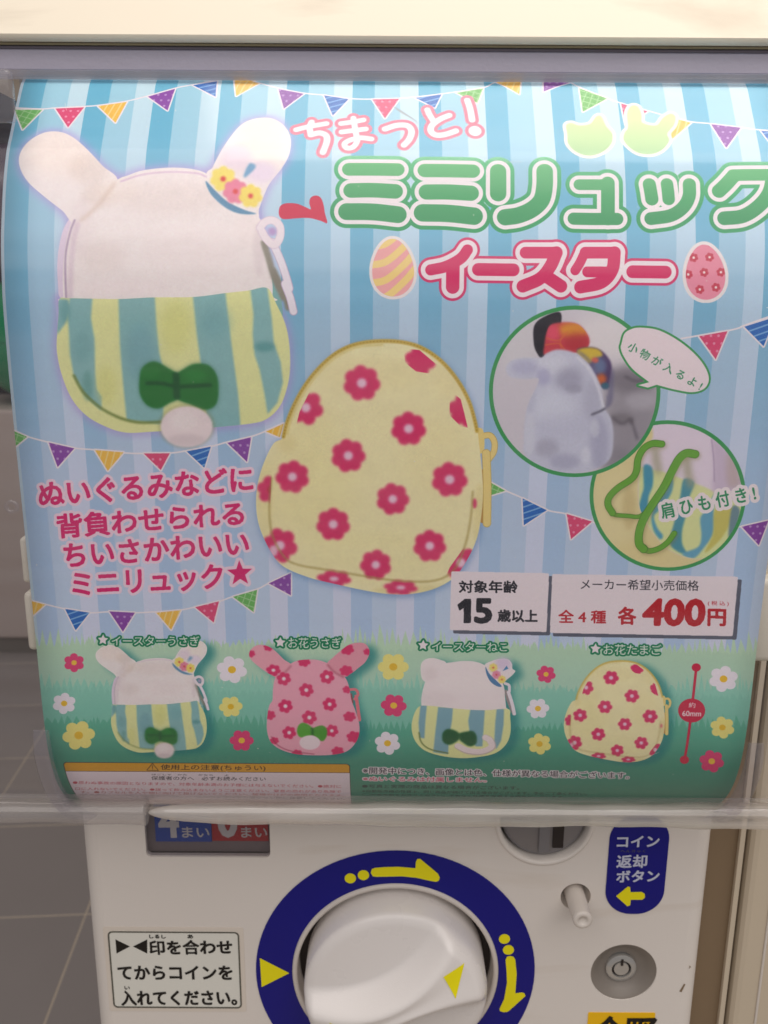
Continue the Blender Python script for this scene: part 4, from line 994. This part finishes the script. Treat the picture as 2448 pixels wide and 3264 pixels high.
card(677, 856, 2680, MAT['red_card'], '0', (700, 755, 2665), 'まい', (770, 852, 2668))
box_obj('window_pane', (wx0+.0001, wx1-.0001, PD+.0010, PD+.0016, wz0+.0001, wz1-.0001), GLS, mc)

# coin plate
lathe('coin_slot_collar', ccx, ccz, [(CR+.0018,PD+.0002),(CR+.0016,PD-.0007),(CR+.0004,PD-.0011),(CR-.0004,PD-.0004),(CR-.0006,PD+.006)], MAT['cream'], mc, 64)
cp_ = lathe('coin_plate', ccx, ccz, [(.0001,PD+.0010),(CR*.80,PD+.0010),(CR*.88,PD+.0018),(CR*.93,PD+.004),(CR-.0007,PD+.0075)], MAT['metal'], mc, 64)
def pbox(name, a, b, y0, y1, m, par, bev=0):
    (x0, z1), (x1, z0) = pp(a), pp(b); return box_obj(name, (x0, x1, y0, y1, z0, z1), m, par, bev)
pbox('coin_slot', (1770,2560), (1795,2704), PD+.0002, PD+.00095, MAT['dark'], cp_)
pbox('coin_guide', (1724,2560), (1749,2716), PD-.0006, PD+.00095, MAT['metal'], cp_, .0003)
# coin return button
lathe('button_well', bcx, bcz, [(BR+.0001,PD+.0002),(BR,PD+.0009),(BR-.0002,PD+.010),(.0001,PD+.010)], MAT['rim'], mc, 40)
BRr = .0042
lathe('return_button', bcx-.0002, bcz+.0002, [(.0001,PD-.0154),(BRr*.42,PD-.0154),(BRr*.46,PD-.0159),(BRr*.8,PD-.0160),(BRr*.98,PD-.0154),(BRr,PD-.0145),(BRr*1.04,PD+.009)], MAT['rim'], mc, 40)
# key lock
lathe('lock_bowl', kcx, kcz, [(KR+.0018,PD+.0001),(KR+.0004,PD+.0003),(KR-.0012,PD+.0012),(KR-.0035,PD+.0032),(.0096,PD+.0050),(.0076,PD+.0056),(.0060,PD+.0060)], MAT['bowl'], mc, 64)
kcz -= .0020; kcx += .0004
lk = lathe('lock_cylinder', kcx-.0002, kcz+.0002, [(.0001,PD+.0042),(.0034,PD+.0042),(.0035,PD+.0052),(.0044,PD+.0052),(.0045,PD+.0040),(.0062,PD+.0041),(.0070,PD+.0046),(.0073,PD+.010)], MAT['lock'], mc, 48, flat_angle=40)
lathe('keyway', kcx-.0002, kcz+.0002, [(.0035,PD+.0050),(.0044,PD+.0050)], MAT['dark'], lk, 48)
box_obj('key_notch', (kcx-.0007, kcx+.0003, PD+.0036, PD+.0041, kcz+.0024, kcz+.0056), MAT['dark'], lk)

# dial ring sticker with arrows
RO, RI = .0634, .0469
ring = extrude_poly('dial_ring', [circ(dcx, dcz, RO, 96), circ(dcx, dcz, RI, 96)], PD-.0003, .0002, MAT['blue'], mc); ring['label'] = 'dark blue ring sticker with yellow arrows'
dz = Z(800,2650,1.746)
ymk = PD-.0005
def mark(name, P): return extrude_poly(name, [[pp(p) for p in P]], ymk, .00015, MAT['yellow'], ring)
mark('pointer_mark', dz((50,702),(213,785),(60,862)))
for c_ in ((553,258),(626,240)): x, z_ = pp(dz(c_)[0]); extrude_poly('arrow_dot', [circ(x, z_, .0025, 24)], ymk, .00015, MAT['yellow'], ring)
mark('arrow_mark', [tuple(p) for p in np.vstack([dz((690,200),(740,196),(820,194),(915,202),(918,165),(926,150),(942,150)), dz((1040,232),(1050,252),(1045,270),(1030,277)), dz((1000,272),(920,254),(840,246),(700,249),(678,246),(667,226),(673,207))])])
for c_ in ((1410,595),(1432,656)): x, z_ = pp(dz(c_)[0]); extrude_poly('arrow_dot', [circ(x, z_, .0025, 24)], ymk, .00015, MAT['yellow'], ring)
mark('arrow_mark', dz((1416,712),(1424,694),(1442,690),(1460,694),(1470,710),(1478,790),(1470,898),(1505,893),(1522,898),(1526,912),(1440,990),(1425,1000),(1405,1002),(1386,996),(1382,985),(1408,930),(1424,840),(1422,780)))
lathe('dial_rim', dcx, dcz, [(RI,PD-.0001),(RI-.0002,PD-.0010),(RI-.0010,PD-.0015),(RI-.0022,PD-.0010),(.0446,PD+.0010),(.0446,PD+.012),(.036,PD+.012)], MAT['rim'], mc, 96)
lathe('groove_shade', dcx, dcz, [(.0440,PD+.0085),(.0400,PD+.0086)], MAT['dark'], mc, 96)  # dark ring added as painted contact shade around the knob
# knob: a dished disc with a leaf-shaped grip across it
KRd, KY = .0407, PD-.0105
def sstep(t): t = min(max(t, 0), 1); return t*t*(3-2*t)
def knob_h(x, z_):
    r = math.hypot(x, z_)/KRd; t = R(29); a, b = (x*math.cos(t)+z_*math.sin(t))/KRd, (-x*math.sin(t)+z_*math.cos(t))/KRd
    base = .0030+.0022*(1-r*r)
    top = .0085+.0082*(1-a*a)
    e = .10+.34*a*a                      # half width of the grip, pinched in the middle
    d = abs(b)-e
    k = 1-sstep((d+.05)/.30)
    k = k*(1-.06*sstep(1-abs(b)/max(e, .01)))
    h = base+(top-base)*k
    if r > .88: h *= math.sqrt(max(0, 1-((r-.88)/.12)**2))
    return h
V, F = [], []; NR, NA = 64, 144
V.append((dcx, KY-knob_h(0, 0), dcz))
for i in range(1, NR+1):
    r = KRd*(i/NR)**.9
    for k in range(NA): a = 2*math.pi*k/NA; x, z_ = r*math.cos(a), r*math.sin(a); V.append((dcx+x, KY-knob_h(x, z_), dcz+z_))
for k in range(NA): V.append((dcx+KRd*1.0*math.cos(2*math.pi*k/NA), PD+.010, dcz+KRd*math.sin(2*math.pi*k/NA)))
for k in range(NA): F.append((0, 1+k, 1+(k+1) % NA))
for i in range(NR):
    for k in range(NA): a, b = 1+i*NA+k, 1+i*NA+(k+1) % NA; F.append((a, a+NA, b+NA, b))
kn = mesh_obj('turning_knob', V, F, MAT['knob'], mc, True)
bm = bmesh.new(); bm.from_mesh(kn.data); bmesh.ops.recalc_face_normals(bm, faces=bm.faces); bm.to_mesh(kn.data); bm.free()
def knob_mark(P):
    tri = [np.array(p, float) for p in P]; V, F, n = [], [], 10; idx = {}
    for i in range(n+1):
        for j in range(n+1-i):
            q = (tri[0]*(n-i-j)+tri[1]*i+tri[2]*j)/n; idx[i, j] = len(V); V.append((dcx+q[0], KY-knob_h(*q)-.00025, dcz+q[1]))
    for i in range(n):
        for j in range(n-i):
            F.append((idx[i,j], idx[i+1,j], idx[i,j+1]))
            if i+j < n-1: F.append((idx[i+1,j], idx[i+1,j+1], idx[i,j+1]))
    mesh_obj('pointer_mark', V, F, MAT['yellow'], kn, True)
def kp(p, d=KY-.0120):
    x, z_ = pp(dz(p)[0], d); return (x-dcx, z_-dcz)
knob_mark([kp((1070,798)), kp((1190,753)), kp((1138,918))])
knob_mark([kp((440,1055)), kp((470,1068)), kp((430,1140))])

# instruction sticker
tl_, br_ = pp((328,2953)), pp((786,3224))
st_ = extrude_poly('instruction_sticker', [rrect(tl_[0], br_[0], br_[1], tl_[1], .001)], PD-.0002, .00015, MAT['sticker_edge'], mc)
st_['label'] = 'pale rectangular instruction sticker with black Japanese lettering'
bx0, bz1 = pp((343,2966)); bx1, bz0 = pp((772,3212))
st_in = extrude_poly('sticker_face', [rrect(bx0, bx1, bz0, bz1, .0022)], PD-.00035, .0001, MAT['sticker'], st_)
extrude_poly('sticker_border', [rrect(bx0, bx1, bz0, bz1, .0022), rrect(bx0+.0007, bx1-.0007, bz0+.0007, bz1-.0007, .0016)], PD-.0005, .0001, MAT['grey_ink'], st_)
sy = PD-.0005
s3 = Z(0,2600,1.3554)
def panel_text(name, s, a, b, h_px, zz, m, par, y, bold=.0):
    pa, pb_ = pp(zz(a)[0]), pp(zz(b)[0]); ptop = pp(zz((a[0], a[1]-h_px))[0]); return sign(name, s, pa, pb_, ptop[1]-pa[1], y, m, par, bold)
for P in (((500,532),(562,562),(505,592)), ((637,532),(576,562),(637,592))): extrude_poly('triangle_mark', [[pp(q) for q in s3(*P)]], sy, .0001, MAT['ink'], st_)
panel_text('lettering', '印を合わせ', (651,597), (1004,594), 60, s3, MAT['ink'], st_, sy, .0003)
panel_text('lettering', 'てからコインを', (514,704), (1005,704), 58, s3, MAT['ink'], st_, sy, .0003)
panel_text('lettering', '入れてください。', (528,816), (1024,814), 62, s3, MAT['ink'], st_, sy, .0003)
panel_text('lettering', 'しるし', (647,526), (717,527), 15, s3, MAT['ink'], st_, sy, .0001)
panel_text('lettering', 'あ', (812,527), (835,527), 16, s3, MAT['ink'], st_, sy, .0001)
panel_text('lettering', 'い', (540,747), (562,747), 13, s3, MAT['ink'], st_, sy, .0001)
# coin return sticker
s4 = Z(1224,2600,1.3554)
x0, _ = pp(s4((966,200))[0]); x1, _ = pp(s4((1222,200))[0]); z0_ = pp(s4((1090,423))[0])[1]; z1_ = pp(s4((1090,-4))[0])[1]
cs = extrude_poly('coin_return_sticker', [rrect(x0, x1, z0_, z1_, (x1-x0)*.46, 14)], PD-.0003, .0002, MAT['blue'], mc); cs['label'] = 'dark blue upright lozenge sticker with pale lettering and a yellow arrow'
for s_, a, b, h_ in (('コイン', (1005,133), (1186,130), 46), ('返却', (1003,222), (1132,221), 54), ('ボタン', (1003,284), (1186,280), 48), ('へんきゃく', (1020,156), (1128,156), 12)):
    panel_text('lettering', s_, a, b, h_, s4, MAT['white_ink'] if len(s_) < 5 else MAT['grey_ink'], cs, PD-.0005, .00022 if len(s_) < 5 else 0)
extrude_poly('arrow_mark', [[pp(q) for q in s4((1002,345),(1052,304),(1062,306),(1064,328),(1112,327),(1125,335),(1126,350),(1115,360),(1065,360),(1062,384),(1050,388))]], PD-.0005, .00015, MAT['yellow'], cs)
# yellow sticker at the foot of the picture
x0, z1_ = pp(s4((882,848))[0]); x1, _ = pp(s4((1172,853))[0])
ys_ = extrude_poly('yellow_sticker', [rrect(x0, x1, z1_-.030, z1_, .0006)], PD-.0003, .0002, MAT['orange'], mc); ys_['label'] = 'yellow sticker with large black characters below the key lock'
panel_text('lettering', '金野', (900,1010), (1165,1010), 145, s4, MAT['ink'], ys_, PD-.0005, .0006)
# scuffs
for P in (((1285,762),(1302,728),(1296,726),(1276,758)), ((1318,660),(1326,652),(1320,648))): extrude_poly('scuff', [[pp(q) for q in s4(*P)]], PD-.00015, .0001, MAT['gap'], mc)

# ------------------------------------------------------------------ neighbours
nb = thing('neighbouring_machine', 'cream neighbouring machine with a rounded edge, cut off at the right of the picture', 'vending machine')
nx0 = plane([(2392,2700)], .345)[0][0]
box_obj('side_panel', (nx0+.001, nx0+.30, .347, .66, .02, CAM_H+.066), MAT['neighbour'], nb, bev=.004, sm=False)
box_obj('edge_trim', (nx0+.0125, nx0+.0137, .3462, .3472, .03, CAM_H+.05), MAT['rim'], nb, bev=.0006)
fr_ = thing('connecting_frame', 'brown upright frame panel filling the gap between the two machines', 'frame')
box_obj('frame_panel', (XR+.0005, nx0-.001, .350, .64, .0, CAM_H+.06), MAT['gap'], fr_)
box_obj('frame_edge', (nx0-.0036, nx0-.0014, .3478, .3499, .0, CAM_H+.06), MAT['neighbour'], fr_)

fm = thing('far_machine', 'far capsule machine with brownish body and dark window, seen at the left edge', 'vending machine', loc=(0, 0, 0))
box_obj('body', (-1.95, -.80, 2.67, 3.3, .06, .80), MAT['far_body'], fm, bev=.01)
box_obj('plinth', (-1.93, -.82, 2.70, 3.28, 0, .06), MAT['bowl'], fm)
box_obj('window', (-1.95, -.80, 3.08, 3.3, .802, 2.0), MAT['far_dark'], fm)
def capsule(x, y, z_, r, m, lab):
    V, F = [], []; n, k = 24, 12
    o = thing('toy_capsule', lab, 'capsule', 'toy capsules on the far machine', (x, y, z_-r))
    for nm, s_ in (('upper_shell', 1), ('lower_shell', -1)):
        V, F = [], []
        for i in range(k+1):
            a = R(90*i/k)
            for j in range(n): b = 2*math.pi*j/n; q = r if s_ > 0 else r*.985; V.append((q*math.cos(a)*math.cos(b), q*math.cos(a)*math.sin(b), r+s_*q*math.sin(a)))
        for i in range(k):
            for j in range(n): F.append((i*n+j, i*n+(j+1) % n, (i+1)*n+(j+1) % n, (i+1)*n+j))
        mesh_obj(nm, V, F, m, o, True)
capsule(-1.10, 2.87, 1.002, .20, MAT['capsule'], 'large green toy capsule, lower of the two at the left edge')
capsule(-1.12, 2.87, 1.392, .19, MAT['capsule_b'], 'large dark violet toy capsule above the green one at the left edge')
